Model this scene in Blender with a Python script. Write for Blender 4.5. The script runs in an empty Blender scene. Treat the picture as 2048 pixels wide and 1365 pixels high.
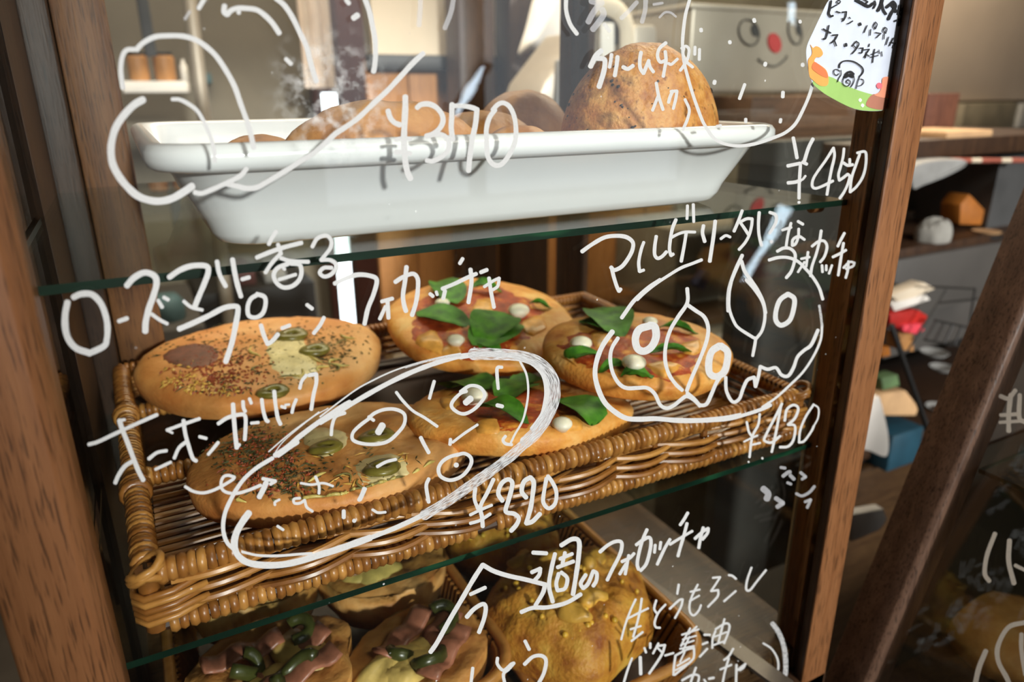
import bpy, bmesh, math, random
from mathutils import Vector, Matrix, noise
random.seed(7)
SC = bpy.context.scene
COL = SC.collection
PI = math.pi
# ------------------------------------------------------------------ camera
FPX = 1417.75
CAM = Vector((0.0, -0.36, 0.0))
RW = Matrix(((0.88302799, 0.16064951, -0.44096861),
             (-0.46928095, 0.29006533, -0.83404886),
             (-0.00607983, 0.94342665, 0.33152556)))      # camera axes -> world
cam_data = bpy.data.cameras.new('camera')
cam_data.sensor_width = 36.0
cam_data.lens = FPX / 2048 * 36.0
cam_data.clip_start = 0.02
cam_data.dof.use_dof = True
cam_data.dof.focus_distance = 0.455
cam_data.dof.aperture_fstop = 5.6
cam = bpy.data.objects.new('camera', cam_data)
COL.objects.link(cam)
cam.matrix_world = Matrix.Translation(CAM) @ RW.to_4x4()
SC.camera = cam
# ------------------------------------------------------------------ view, world, lights
SC.view_settings.view_transform = 'Standard'
SC.view_settings.look = 'None'
SC.view_settings.gamma = 1.0
SC.view_settings.use_curve_mapping = False
SC.view_settings.exposure = 0.0
SC.cycles.max_bounces = 10
SC.cycles.transparent_max_bounces = 24
SC.cycles.sample_clamp_indirect = 4.0
W = bpy.data.worlds.new('world'); SC.world = W; W.use_nodes = True
bg = W.node_tree.nodes['Background']
bg.inputs[0].default_value = (0.80, 0.90, 1.0, 1); bg.inputs[1].default_value = 0.5

def lamp(name, kind, loc, energy, color, **kw):
    d = bpy.data.lights.new(name, kind); d.energy = energy; d.color = color
    for k, v in kw.items(): setattr(d, k, v)
    o = bpy.data.objects.new(name, d); COL.objects.link(o); o.location = loc
    return o
SUN_DIR = Vector((-0.03, 0.975, -0.215)).normalized()
sun = lamp('sun', 'SUN', (1, -4, 2), 3.3, (1.0, 0.985, 0.95), angle=math.radians(3.4))
sun.rotation_euler = SUN_DIR.to_track_quat('-Z', 'Y').to_euler()
win = lamp('shop_front_daylight', 'AREA', (1.55, -2.45, 0.40), 10.0, (0.86, 0.93, 1.0), shape='RECTANGLE', size=1.75, size_y=1.7)
win.rotation_euler = Vector((0, 1, 0)).to_track_quat('-Z', 'Y').to_euler()
kit = lamp('kitchen_ceiling_light', 'AREA', (1.35, 1.25, 1.12), 88.0, (1.0, 0.84, 0.64), shape='RECTANGLE', size=3.2, size_y=0.9)
shp = lamp('shop_ceiling_light', 'AREA', (1.05, -0.95, 1.14), 23.0, (1.0, 0.90, 0.77), shape='RECTANGLE', size=1.3, size_y=0.7)

# ------------------------------------------------------------------ helpers
def ray(px, py):
    return RW @ Vector(((px - 1024) / FPX, -(py - 682.5) / FPX, -1.0))
def on_plane(px, py, p0, n):
    r = ray(px, py); return CAM + r * ((Vector(p0) - CAM).dot(n) / r.dot(n))
def on_y(px, py, y): return on_plane(px, py, (0, y, 0), Vector((0, 1, 0)))
def on_z(px, py, z): return on_plane(px, py, (0, 0, z), Vector((0, 0, 1)))
def on_x(px, py, x): return on_plane(px, py, (x, 0, 0), Vector((1, 0, 0)))

ORG = {}
class MB:
    """collects vertices and faces of one mesh"""
    def __init__(s): s.v = []; s.f = []; s.mi = []; s.uv = {}
    def add(s, vs, fs, mi=0, uvs=None):
        b = len(s.v); s.v += [Vector(v) for v in vs]
        for k, f in enumerate(fs):
            if uvs is not None: s.uv[len(s.f)] = [uvs[i] for i in f]
            s.f.append([b + i for i in f]); s.mi.append(mi)
    def box(s, lo, hi, mi=0):
        x0, y0, z0 = lo; x1, y1, z1 = hi
        s.add([(x0,y0,z0),(x1,y0,z0),(x1,y1,z0),(x0,y1,z0),(x0,y0,z1),(x1,y0,z1),(x1,y1,z1),(x0,y1,z1)],
              [(0,3,2,1),(4,5,6,7),(0,1,5,4),(1,2,6,5),(2,3,7,6),(3,0,4,7)], mi)
    def tube(s, pts, r, n=8, closed=False, mi=0, flat=1.0):
        pts = [Vector(p) for p in pts]; m = len(pts); vs = []; fs = []
        for i, p in enumerate(pts):
            a = pts[i-1] if (i > 0 or closed) else p
            c = pts[(i+1) % m] if (i < m-1 or closed) else p
            t = (c - a).normalized()
            up = Vector((0,0,1)) if abs(t.z) < 0.9 else Vector((1,0,0))
            u = t.cross(up).normalized(); w = u.cross(t)
            rr = r[i] if isinstance(r, (list, tuple)) else r
            for k in range(n):
                q = 2*PI*k/n; vs.append(p + u*(math.cos(q)*rr) + w*(math.sin(q)*rr*flat))
        for i in range(m if closed else m-1):
            j = (i+1) % m
            for k in range(n):
                l = (k+1) % n; fs.append((i*n+k, i*n+l, j*n+l, j*n+k))
        if not closed:
            fs.append(tuple(range(n-1, -1, -1))); fs.append(tuple((m-1)*n+k for k in range(n)))
        s.add(vs, fs, mi)
    def lathe(s, prof, n=24, c=(0,0,0), mi=0, sx=1.0, sy=1.0):
        vs = []; fs = []
        for r, z in prof:
            for k in range(n):
                q = 2*PI*k/n; vs.append((c[0]+r*sx*math.cos(q), c[1]+r*sy*math.sin(q), c[2]+z))
        for i in range(len(prof)-1):
            for k in range(n):
                l = (k+1) % n; fs.append((i*n+k, i*n+l, (i+1)*n+l, (i+1)*n+k))
        fs.append(tuple(range(n-1,-1,-1))); fs.append(tuple((len(prof)-1)*n+k for k in range(n)))
        s.add(vs, fs, mi)
    def loft(s, loops, close_ends=True, mi=0):
        n = len(loops[0]); vs = [p for l in loops for p in l]; fs = []
        for i in range(len(loops)-1):
            for k in range(n):
                l = (k+1) % n; fs.append((i*n+k, i*n+l, (i+1)*n+l, (i+1)*n+k))
        if close_ends:
            fs.append(tuple(range(n-1,-1,-1))); fs.append(tuple((len(loops)-1)*n+k for k in range(n)))
        s.add(vs, fs, mi)
    def prism(s, poly, d, mi=0):
        """poly: list of 3-D points (one plane), pushed out by vector d"""
        n = len(poly); P = [Vector(p) for p in poly]; Q = [p + Vector(d) for p in P]
        fs = [tuple(range(n)), tuple(range(2*n-1, n-1, -1))]
        for k in range(n):
            l = (k+1) % n; fs.append((k, n+k, n+l, l))
        s.add(P + Q, fs, mi)
    def mesh(s, name, mats, org=(0,0,0), smooth=False, bevel=0.0, seg=2):
        me = bpy.data.meshes.new(name); o = Vector(org)
        me.from_pydata([tuple(v - o) for v in s.v], [], s.f)
        if not isinstance(mats, (list, tuple)): mats = [mats]
        for m in mats: me.materials.append(m)
        if any(s.mi):
            me.polygons.foreach_set('material_index', s.mi)
        if s.uv:
            l = me.uv_layers.new(name='UVMap')
            for p in me.polygons:
                if p.index in s.uv:
                    for li, c in zip(p.loop_indices, s.uv[p.index]): l.data[li].uv = c
        bm = bmesh.new(); bm.from_mesh(me)
        bmesh.ops.recalc_face_normals(bm, faces=bm.faces)
        if bevel > 0:
            es = [e for e in bm.edges if len(e.link_faces) == 2 and e.calc_face_angle() > 0.6]
            bmesh.ops.bevel(bm, geom=es, offset=bevel, segments=seg, profile=0.5, affect='EDGES')
        bm.to_mesh(me); bm.free()
        if smooth or bevel > 0:
            for p in me.polygons: p.use_smooth = True
            if bevel > 0 or smooth == 'auto':
                me.set_sharp_from_angle(angle=0.7)
        return me

def link(name, me, parent=None, loc=None, org=None):
    o = bpy.data.objects.new(name, me); COL.objects.link(o)
    if parent is not None:
        o.parent = parent; base = ORG[parent.name]
        w = Vector(loc) if loc is not None else base
        o.location = w - base; ORG[o.name] = w
    else:
        o.location = loc or (0,0,0); ORG[o.name] = Vector(o.location)
    return o
def part(name, mb, mat, parent, label=None, kind=None, **kw):
    o = link(name, mb.mesh(name, mat, ORG[parent.name], **kw), parent)
    if label: o['label'] = label
    if kind: o['kind'] = kind
    return o
def tag(o, label, cat, group=None, kind=None):
    o['label'] = label; o['category'] = cat
    if group: o['group'] = group
    if kind: o['kind'] = kind
    return o
def thing(name, loc, label, cat, group=None):
    o = bpy.data.objects.new(name, None); COL.objects.link(o); o.empty_display_size = 0.02
    o.location = loc; ORG[o.name] = Vector(loc)
    return tag(o, label, cat, group)
def solo(name, mb, mat, label, cat, group=None, kind=None, **kw):
    lo = [min(v[i] for v in mb.v) for i in range(3)]; hi = [max(v[i] for v in mb.v) for i in range(3)]
    loc = Vector(((lo[0]+hi[0])/2, (lo[1]+hi[1])/2, lo[2]))
    o = link(name, mb.mesh(name, mat, loc, **kw), None, loc)
    return tag(o, label, cat, group, kind)
def struct(name, mb, mat, **kw):
    lo = [min(v[i] for v in mb.v) for i in range(3)]
    o = link(name, mb.mesh(name, mat, lo, **kw), None, Vector(lo)); o['kind'] = 'structure'
    return o
def again(src, parent, loc, rot=None, scale=None):
    """another object on the same mesh data"""
    o = bpy.data.objects.new(src.name.split('.')[0], src.data); COL.objects.link(o)
    o.parent = parent; o.location = Vector(loc) - ORG[parent.name]; ORG[o.name] = Vector(loc)
    if rot: o.rotation_euler = rot
    if scale: o.scale = scale
    return o
def nz(x, y, z=0.0): return noise.noise(Vector((x, y, z)))

# ------------------------------------------------------------------ materials
def newmat(name):
    m = bpy.data.materials.new(name); m.use_nodes = True
    nt = m.node_tree; b = nt.nodes['Principled BSDF']
    return m, nt, b
def N(nt, t, **kw):
    n = nt.nodes.new(t)
    for k, v in kw.items(): setattr(n, k, v)
    return n
def ramp(nt, stops, interp='LINEAR'):
    r = N(nt, 'ShaderNodeValToRGB'); r.color_ramp.interpolation = interp
    e = r.color_ramp.elements
    e[0].position, e[0].color = stops[0][0], (*stops[0][1], 1)
    e[1].position, e[1].color = stops[-1][0], (*stops[-1][1], 1)
    for p, c in stops[1:-1]:
        q = e.new(p); q.color = (*c, 1)
    return r
def simple(name, col, rough=0.5, var=0.12, scale=30.0, metal=0.0, bump=0.0, stretch=(1,1,1), spec=0.5, sss=0.0):
    """a colour with a little procedural variation"""
    m, nt, b = newmat(name)
    tc = N(nt, 'ShaderNodeTexCoord'); mp = N(nt, 'ShaderNodeMapping'); mp.inputs['Scale'].default_value = stretch
    no = N(nt, 'ShaderNodeTexNoise'); no.inputs['Scale'].default_value = scale; no.inputs['Detail'].default_value = 5
    nt.links.new(tc.outputs['Object'], mp.inputs[0]); nt.links.new(mp.outputs[0], no.inputs['Vector'])
    r = ramp(nt, [(0.3, tuple(c*(1-var) for c in col)), (0.7, tuple(min(1, c*(1+var)) for c in col))])
    nt.links.new(no.outputs['Fac'], r.inputs[0]); nt.links.new(r.outputs[0], b.inputs['Base Color'])
    b.inputs['Roughness'].default_value = rough; b.inputs['Metallic'].default_value = metal
    b.inputs['Specular IOR Level'].default_value = spec
    if sss: b.inputs['Subsurface Weight'].default_value = sss; b.inputs['Subsurface Radius'].default_value = (0.006,0.003,0.0015)
    if bump:
        bp = N(nt, 'ShaderNodeBump'); bp.inputs['Strength'].default_value = bump; bp.inputs['Distance'].default_value = 0.002
        nt.links.new(no.outputs['Fac'], bp.inputs['Height']); nt.links.new(bp.outputs[0], b.inputs['Normal'])
    return m
def wood(name, light, dark, axis=2, rough=0.45, grain=1.0):
    m, nt, b = newmat(name)
    tc = N(nt, 'ShaderNodeTexCoord')
    sc = [70.0, 70.0, 70.0]; sc[axis] = 5.0
    mp = N(nt, 'ShaderNodeMapping'); mp.inputs['Scale'].default_value = sc
    n1 = N(nt, 'ShaderNodeTexNoise'); n1.inputs['Scale'].default_value = 1.6; n1.inputs['Detail'].default_value = 8; n1.inputs['Distortion'].default_value = 0.6
    sc2 = [760.0]*3; sc2[axis] = 42.0
    mp2 = N(nt, 'ShaderNodeMapping'); mp2.inputs['Scale'].default_value = sc2
    n2 = N(nt, 'ShaderNodeTexNoise'); n2.inputs['Scale'].default_value = 1.0; n2.inputs['Detail'].default_value = 3
    for a in (mp, mp2): nt.links.new(tc.outputs['Object'], a.inputs[0])
    nt.links.new(mp.outputs[0], n1.inputs['Vector']); nt.links.new(mp2.outputs[0], n2.inputs['Vector'])
    mid = tuple((l+d)/2 for l, d in zip(light, dark))
    r = ramp(nt, [(0.28, dark), (0.5, mid), (0.72, light)])
    nt.links.new(n1.outputs['Fac'], r.inputs[0])
    r2 = ramp(nt, [(0.36, (0.28,)*3), (0.46, (1,)*3)])
    nt.links.new(n2.outputs['Fac'], r2.inputs[0])
    mx = N(nt, 'ShaderNodeMixRGB', blend_type='MULTIPLY'); mx.inputs[0].default_value = 0.8*grain
    nt.links.new(r.outputs[0], mx.inputs[1]); nt.links.new(r2.outputs[0], mx.inputs[2])
    nt.links.new(mx.outputs[0], b.inputs['Base Color'])
    b.inputs['Roughness'].default_value = rough; b.inputs['Specular IOR Level'].default_value = 0.35
    bp = N(nt, 'ShaderNodeBump'); bp.inputs['Strength'].default_value = 0.25; bp.inputs['Distance'].default_value = 0.001
    nt.links.new(n2.outputs['Fac'], bp.inputs['Height']); nt.links.new(bp.outputs[0], b.inputs['Normal'])
    return m
def glass(name, tint=(0.97, 0.985, 0.975), dirt=0.0, ior=1.45):
    m, nt, b = newmat(name); nt.nodes.remove(b)
    out = nt.nodes['Material Output']
    tr = N(nt, 'ShaderNodeBsdfTransparent'); tr.inputs[0].default_value = (*tint, 1)
    gl = N(nt, 'ShaderNodeBsdfGlossy'); gl.inputs['Roughness'].default_value = 0.0
    lw = N(nt, 'ShaderNodeLayerWeight')          # Schlick: the same from both sides of a thin pane
    pw = N(nt, 'ShaderNodeMath', operation='POWER'); pw.inputs[1].default_value = 5.0; nt.links.new(lw.outputs['Facing'], pw.inputs[0])
    fr = N(nt, 'ShaderNodeMath', operation='MULTIPLY_ADD'); fr.inputs[1].default_value = 0.96; fr.inputs[2].default_value = 0.038
    nt.links.new(pw.outputs[0], fr.inputs[0])
    mx = N(nt, 'ShaderNodeMixShader')
    nt.links.new(fr.outputs[0], mx.inputs[0]); nt.links.new(tr.outputs[0], mx.inputs[1]); nt.links.new(gl.outputs[0], mx.inputs[2])
    last = mx
    if dirt:
        tc = N(nt, 'ShaderNodeTexCoord')
        vo = N(nt, 'ShaderNodeTexVoronoi'); vo.inputs['Scale'].default_value = 75.0; vo.inputs['Randomness'].default_value = 1.0
        nt.links.new(tc.outputs['Object'], vo.inputs['Vector'])
        r = ramp(nt, [(0.0, (1,)*3), (0.042, (1,)*3), (0.06, (0,)*3)])
        nt.links.new(vo.outputs['Distance'], r.inputs[0])
        no = N(nt, 'ShaderNodeTexNoise'); no.inputs['Scale'].default_value = 23.0
        nt.links.new(tc.outputs['Object'], no.inputs['Vector'])
        r2 = ramp(nt, [(0.55, (0,)*3), (0.72, (1,)*3)])
        nt.links.new(no.outputs['Fac'], r2.inputs[0])
        mu = N(nt, 'ShaderNodeMath', operation='MULTIPLY'); nt.links.new(r.outputs[0], mu.inputs[0]); nt.links.new(r2.outputs[0], mu.inputs[1])
        # a smear of flour dust, wiped thin
        n3 = N(nt, 'ShaderNodeTexNoise'); n3.inputs['Scale'].default_value = 160.0; n3.inputs['Detail'].default_value = 6
        nt.links.new(tc.outputs['Object'], n3.inputs['Vector'])
        r3 = ramp(nt, [(0.5, (0,)*3), (0.75, (0.55,)*3)]); nt.links.new(n3.outputs['Fac'], r3.inputs[0])
        ds = N(nt, 'ShaderNodeVectorMath', operation='DISTANCE'); ds.inputs[1].default_value = dirt
        nt.links.new(tc.outputs['Object'], ds.inputs[0])
        r4 = ramp(nt, [(0.012, (1,)*3), (0.034, (0,)*3)]); nt.links.new(ds.outputs['Value'], r4.inputs[0])
        m2 = N(nt, 'ShaderNodeMath', operation='MULTIPLY'); nt.links.new(r3.outputs[0], m2.inputs[0]); nt.links.new(r4.outputs[0], m2.inputs[1])
        mm = N(nt, 'ShaderNodeMath', operation='MAXIMUM'); nt.links.new(mu.outputs[0], mm.inputs[0]); nt.links.new(m2.outputs[0], mm.inputs[1])
        df = N(nt, 'ShaderNodeBsdfDiffuse'); df.inputs[0].default_value = (0.85, 0.86, 0.86, 1)
        m3 = N(nt, 'ShaderNodeMixShader'); nt.links.new(mm.outputs[0], m3.inputs[0])
        nt.links.new(mx.outputs[0], m3.inputs[1]); nt.links.new(df.outputs[0], m3.inputs[2]); last = m3
    nt.links.new(last.outputs[0], out.inputs['Surface'])
    return m
def paint(name, col, opacity=1.0, streak=False):
    """marker ink: streaks run along the stroke (UV: x along, y across)"""
    m, nt, b = newmat(name)
    tc = N(nt, 'ShaderNodeTexCoord'); mp = N(nt, 'ShaderNodeMapping')
    mp.inputs['Scale'].default_value = (0.8, 9.0, 1) if streak else (1.2, 3.0, 1)
    no = N(nt, 'ShaderNodeTexNoise'); no.inputs['Scale'].default_value = 1.6; no.inputs['Detail'].default_value = 3
    nt.links.new(tc.outputs['UV'], mp.inputs[0]); nt.links.new(mp.outputs[0], no.inputs['Vector'])
    if streak: r = ramp(nt, [(0.40, (opacity*0.22,)*3), (0.56, (opacity,)*3)])
    else: r = ramp(nt, [(0.25, (opacity*0.86,)*3), (0.5, (opacity,)*3)])
    nt.links.new(no.outputs['Fac'], r.inputs[0]); nt.links.new(r.outputs[0], b.inputs['Alpha'])
    b.inputs['Base Color'].default_value = (*col, 1); b.inputs['Roughness'].default_value = 0.6
    b.inputs['Specular IOR Level'].default_value = 0.2
    return m
def crust(name, pale, gold, brown, s=22.0, bump=0.5, speck=None):
    """baked dough"""
    m, nt, b = newmat(name)
    tc = N(nt, 'ShaderNodeTexCoord')
    no = N(nt, 'ShaderNodeTexNoise'); no.inputs['Scale'].default_value = s; no.inputs['Detail'].default_value = 7; no.inputs['Roughness'].default_value = 0.6
    nt.links.new(tc.outputs['Object'], no.inputs['Vector'])
    r = ramp(nt, [(0.32, brown), (0.5, gold), (0.68, pale)])
    nt.links.new(no.outputs['Fac'], r.inputs[0]); col = r.outputs[0]
    fi = N(nt, 'ShaderNodeTexNoise'); fi.inputs['Scale'].default_value = 260.0; fi.inputs['Detail'].default_value = 3
    nt.links.new(tc.outputs['Object'], fi.inputs['Vector'])
    if speck:
        vo = N(nt, 'ShaderNodeTexNoise'); vo.inputs['Scale'].default_value = speck; vo.inputs['Detail'].default_value = 2
        nt.links.new(tc.outputs['Object'], vo.inputs['Vector'])
        r2 = ramp(nt, [(0.60, (0,)*3), (0.72, (0.85,)*3)]); nt.links.new(vo.outputs['Fac'], r2.inputs[0])
        mx = N(nt, 'ShaderNodeMixRGB'); nt.links.new(r2.outputs[0], mx.inputs[0]); nt.links.new(col, mx.inputs[1])
        mx.inputs[2].default_value = (brown[0]*0.6, brown[1]*0.5, brown[2]*0.4, 1); col = mx.outputs[0]
    nt.links.new(col, b.inputs['Base Color'])
    b.inputs['Roughness'].default_value = 0.5; b.inputs['Specular IOR Level'].default_value = 0.35
    b.inputs['Subsurface Weight'].default_value = 0.08; b.inputs['Subsurface Radius'].default_value = (0.006, 0.003, 0.001)
    ad = N(nt, 'ShaderNodeMath', operation='ADD'); nt.links.new(no.outputs['Fac'], ad.inputs[0]); nt.links.new(fi.outputs['Fac'], ad.inputs[1])
    bp = N(nt, 'ShaderNodeBump'); bp.inputs['Strength'].default_value = bump; bp.inputs['Distance'].default_value = 0.0015
    nt.links.new(ad.outputs[0], bp.inputs['Height']); nt.links.new(bp.outputs[0], b.inputs['Normal'])
    return m
def cane(name):
    m, nt, b = newmat(name)
    oi = N(nt, 'ShaderNodeObjectInfo'); tc = N(nt, 'ShaderNodeTexCoord')
    no = N(nt, 'ShaderNodeTexNoise'); no.inputs['Scale'].default_value = 90.0; no.inputs['Detail'].default_value = 4
    nt.links.new(tc.outputs['Object'], no.inputs['Vector'])
    ad = N(nt, 'ShaderNodeMath', operation='MULTIPLY_ADD'); ad.inputs[1].default_value = 0.45
    nt.links.new(oi.outputs['Random'], ad.inputs[0])
    ml = N(nt, 'ShaderNodeMath', operation='MULTIPLY'); ml.inputs[1].default_value = 0.6
    nt.links.new(no.outputs['Fac'], ml.inputs[0]); nt.links.new(ml.outputs[0], ad.inputs[2])
    r = ramp(nt, [(0.15, (0.12, 0.038, 0.008)), (0.45, (0.29, 0.11, 0.021)), (0.8, (0.53, 0.25, 0.060))])
    nt.links.new(ad.outputs[0], r.inputs[0]); nt.links.new(r.outputs[0], b.inputs['Base Color'])
    b.inputs['Roughness'].default_value = 0.33; b.inputs['Specular IOR Level'].default_value = 0.55
    return m

M = {}
M['stile'] = wood('oak_stained', (0.268, 0.116, 0.045), (0.180, 0.071, 0.025))
M['post'] = wood('post_wood', (0.20, 0.085, 0.025), (0.10, 0.036, 0.010), rough=0.5)
M['dark'] = wood('dark_wood', (0.062, 0.030, 0.014), (0.028, 0.013, 0.007), rough=0.45)
M['board'] = wood('board_wood', (0.075, 0.040, 0.016), (0.040, 0.019, 0.008), axis=0, rough=0.35)
M['side'] = wood('side_stile_wood', (0.15, 0.085, 0.055), (0.075, 0.040, 0.026), rough=0.42)
M['glass'] = glass('pane_glass', dirt=(0.62, 0.0, 0.93))
M['glass_plain'] = glass('side_pane_glass')
M['shelf'] = glass('shelf_glass', tint=(0.90, 0.955, 0.92))
m, nt, b = newmat('shelf_edge'); M['edge'] = m
tc = N(nt, 'ShaderNodeTexCoord'); mp = N(nt, 'ShaderNodeMapping'); mp.inputs['Scale'].default_value = (14, 60, 60)
no = N(nt, 'ShaderNodeTexNoise'); no.inputs['Scale'].default_value = 1.2
nt.links.new(tc.outputs['Object'], mp.inputs[0]); nt.links.new(mp.outputs[0], no.inputs['Vector'])
r = ramp(nt, [(0.35, (0.002, 0.010, 0.006)), (0.62, (0.004, 0.022, 0.012)), (0.75, (0.012, 0.07, 0.03))]); nt.links.new(no.outputs['Fac'], r.inputs[0])
nt.links.new(r.outputs[0], b.inputs['Base Color']); b.inputs['Roughness'].default_value = 0.3; b.inputs['Specular IOR Level'].default_value = 0.3
M['ink'] = paint('white_marker', (0.56, 0.57, 0.57))
M['ink_brightened'] = paint('white_marker_brightened', (0.82, 0.82, 0.80))  # same pen, colour brightened for writing that gets little light
M['ink_faint'] = paint('white_marker_wiped', (0.56, 0.57, 0.60), opacity=0.5)
M['ink_streak'] = paint('white_marker_dry', (0.56, 0.57, 0.58), streak=True)
M['black_ink'] = paint('black_marker', (0.018, 0.018, 0.02))
M['cane'] = cane('cane'); M['cane_dark'] = simple('cane_core', (0.045, 0.016, 0.005), 0.55, 0.3, 80)

# ------------------------------------------------------------------ the room
M['plaster'] = simple('plaster', (0.175, 0.152, 0.112), 0.9, 0.10, 6)
M['ceil'] = simple('ceiling_paint', (0.5, 0.45, 0.38), 0.9, 0.06, 4)
M['tile'] = simple('floor_tile', (0.045, 0.038, 0.031), 0.5, 0.25, 9)
b = MB(); b.box((-1.7, -2.6, -1.37), (4.4, 2.5, -1.35)); struct('floor', b, M['tile'])
b = MB(); b.box((-1.7, -2.6, 1.2), (4.4, 2.5, 1.24)); struct('ceiling', b, M['ceil'])
b = MB(); b.box((-1.7, 2.4, -1.35), (4.4, 2.44, 1.2)); struct('wall_back', b, M['plaster'])
b = MB(); b.box((-1.74, -2.6, -1.35), (-1.7, 2.44, 1.2)); struct('wall_left', b, M['plaster'])
b = MB(); b.box((4.4, -2.6, -1.35), (4.44, 2.44, 1.2)); struct('wall_right', b, M['plaster'])
# shop front: solid wall beside and below a wide opening, an added mullion in it
M['front'] = simple('front_wall_paint', (0.09, 0.062, 0.042), 0.8, 0.15, 5)
b = MB(); b.box((-1.7, -2.6, -1.35), (0.02, -2.4, 1.2)); b.box((0.02, -2.6, -1.35), (4.4, -2.4, -0.42)); b.box((0.02, -2.6, 1.12), (4.4, -2.4, 1.2)); b.box((2.5, -2.6, -0.42), (4.4, -2.4, 1.12))
struct('wall_front', b, M['front'])
m, nt, bb = newmat('streak_glow_pane'); nt.nodes.remove(bb); em = N(nt, 'ShaderNodeEmission'); em.inputs[0].default_value = (.72, .86, 1, 1); em.inputs[1].default_value = 15.0  # made-up glow for the panes that reflect as streaks
nt.links.new(em.outputs[0], nt.nodes['Material Output'].inputs['Surface'])
M['streak_glow'] = m
def mirrored(px, py, y=-2.392):            # where the pane mirrors the shop front
    p = on_y(px, py, 0); r = ray(px, py); return p + Vector((r.x, -r.y, r.z))*((y - p.y)/-r.y)
for k, Q in enumerate(([(1572,-90),(1602,-90),(1594,52),(1572,46)], [(1556,404),(1590,420),(1524,520),(1480,600),(1462,596),(1520,488)], [(958,128),(980,128),(922,236),(898,236)])):  # unseen glowing panes and frames, added to put streaks on the glass
    P = [mirrored(*q) for q in Q]; b = MB(); b.tube([p + Vector((0, -.004, 0)) for p in P], .018, 6, closed=True)
    if k == 2: b.box((P[0].x - .03, -2.46, -.42), (P[0].x + .03, -2.40, 1.12))        # mullion added to carry the made-up streak pane
    fr_ = struct('window_%d' % (k+2), b, M['dark']); b = MB(); b.prism(P, (0, -.006, 0)); part('window_pane', b, M['streak_glow'], fr_)

# ------------------------------------------------------------------ the showcase
CAB = Vector((0.225, 0.22, -0.66))
ZB, ZT = -0.64, 0.27
for mt in ('glass',):
    for n_ in M[mt].node_tree.nodes:
        if n_.bl_idname == 'ShaderNodeVectorMath': n_.inputs[1].default_value = on_y(672, 196, 0) - CAB
case = thing('display_cabinet', CAB, 'wooden bakery showcase with three bread shelves and handwriting on its glass front', 'cabinet')
def column(poly, mat, name, label=None, z0=ZB, z1=ZT):
    b = MB(); b.prism([(x, y, z0) for x, y in poly], (0, 0, z1 - z0))
    return part(name, b, mat, case, label, bevel=0.0012)
column([(-.0850,.022),(-.0850,-.012),(-.0830,-.014),(-.0512,-.014),(-.0490,-.0118),(-.0449,-.0004),(-.0449,.022)], M['stile'], 'stile')
column([(.5346,.022),(.5346,-.012),(.5326,-.014),(.5012,-.014),(.4998,-.0130),(.5006,-.0110),(.512,-.0110),(.512,.022)], M['stile'], 'stile')
column([(.5004,-.0112),(.5050,-.0003),(.5115,-.0003),(.5115,-.0112)], M['dark'], 'groove_shade')  # dark colour puts in the shade of the groove beside the glass
column([(.506,.0045),(.506,.0255),(.533,.0255),(.533,.0045)], M['post'], 'corner_post')
column([(.5052,.0262),(.5052,.0292),(.509,.0292),(.509,.0262)], simple('pale_glint', (0.42, 0.36, 0.24), 0.5), 'edge_glint', z0=-0.62, z1=-0.20)  # pale colour stands in for a thin reflection on the post's rear arris
column([(-.0365,.425),(-.0365,.455),(.0065,.455),(.0065,.425)], M['post'], 'corner_post')
column([(-.0735,.395),(-.0735,.455),(-.0375,.455),(-.0375,.395)], M['dark'], 'stile')
column([(.500,.425),(.500,.455),(.533,.455),(.533,.425)], M['dark'], 'corner_post')
b = MB(); b.box((-.0449, 0.0, ZB + .03), (.505, .004, ZT - .02)); pane = part('glass_pane', b, M['glass'], case, 'front glass covered in white handwriting and bread drawings')
b = MB(); b.box((-.066, .022, ZB), (-.062, .25, ZT)); part('side_pane', b, M['glass_plain'], case)
b = MB(); b.box((.520, .026, ZB), (.524, .425, ZT)); part('side_pane', b, M['glass_plain'], case)
b = MB(); b.box((-.0735, .25, ZB), (-.058, .395, ZT)); part('side_panel', b, M['dark'], case)
b = MB(); b.box((-.085, -.014, ZT), (.535, .455, ZT + .03)); part('top_board', b, M['stile'], case, bevel=.002)
b = MB(); b.box((-.0735, .006, -.540), (.533, .455, -.520)); part('bottom_board', b, M['board'], case, bevel=.001)
b = MB(); b.box((-.085, -.014, ZB - .02), (.535, .455, -.545)); part('plinth', b, M['dark'], case, bevel=.002)
SZ = (-.0827, -.3005)
for z in SZ:
    b = MB(); b.box((-.060, .020, z - .0046), (.5055, .440, z)); b.mi = [0, 0, 1, 1, 1, 1]
    part('glass_shelf', b, [M['shelf'], M['edge']], case)
    for x in (.4985, -.0585):
        for y in (.045, .40):
            b = MB(); b.tube([(x - .004, y, z - .0092), (x + .0075, y, z - .0092)], .0044, 10)
            part('shelf_peg', b, M['post'], case, smooth='auto')
pa, pb = on_z(1168, 1075, -.516), on_z(1575, 1372, -.516)
b = MB(); d_ = (pb - pa).normalized(); n_ = Vector((-d_.y, d_.x, 0)) * .009
b.prism([pa + n_, pb + n_, pb - n_, pa - n_], (0, 0, -.004)); part('shelf_runner', b, simple('dull_aluminium', (0.11, 0.090, 0.072), 0.4, 0.1, 40, 0.3), case)
b = MB(); b.box((-.4, -.005, -1.35), (.545, .5, -.662)); solo('counter_base', b, M['dark'], 'dark wooden counter that the glass showcase stands on', 'counter', bevel=.003)

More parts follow.
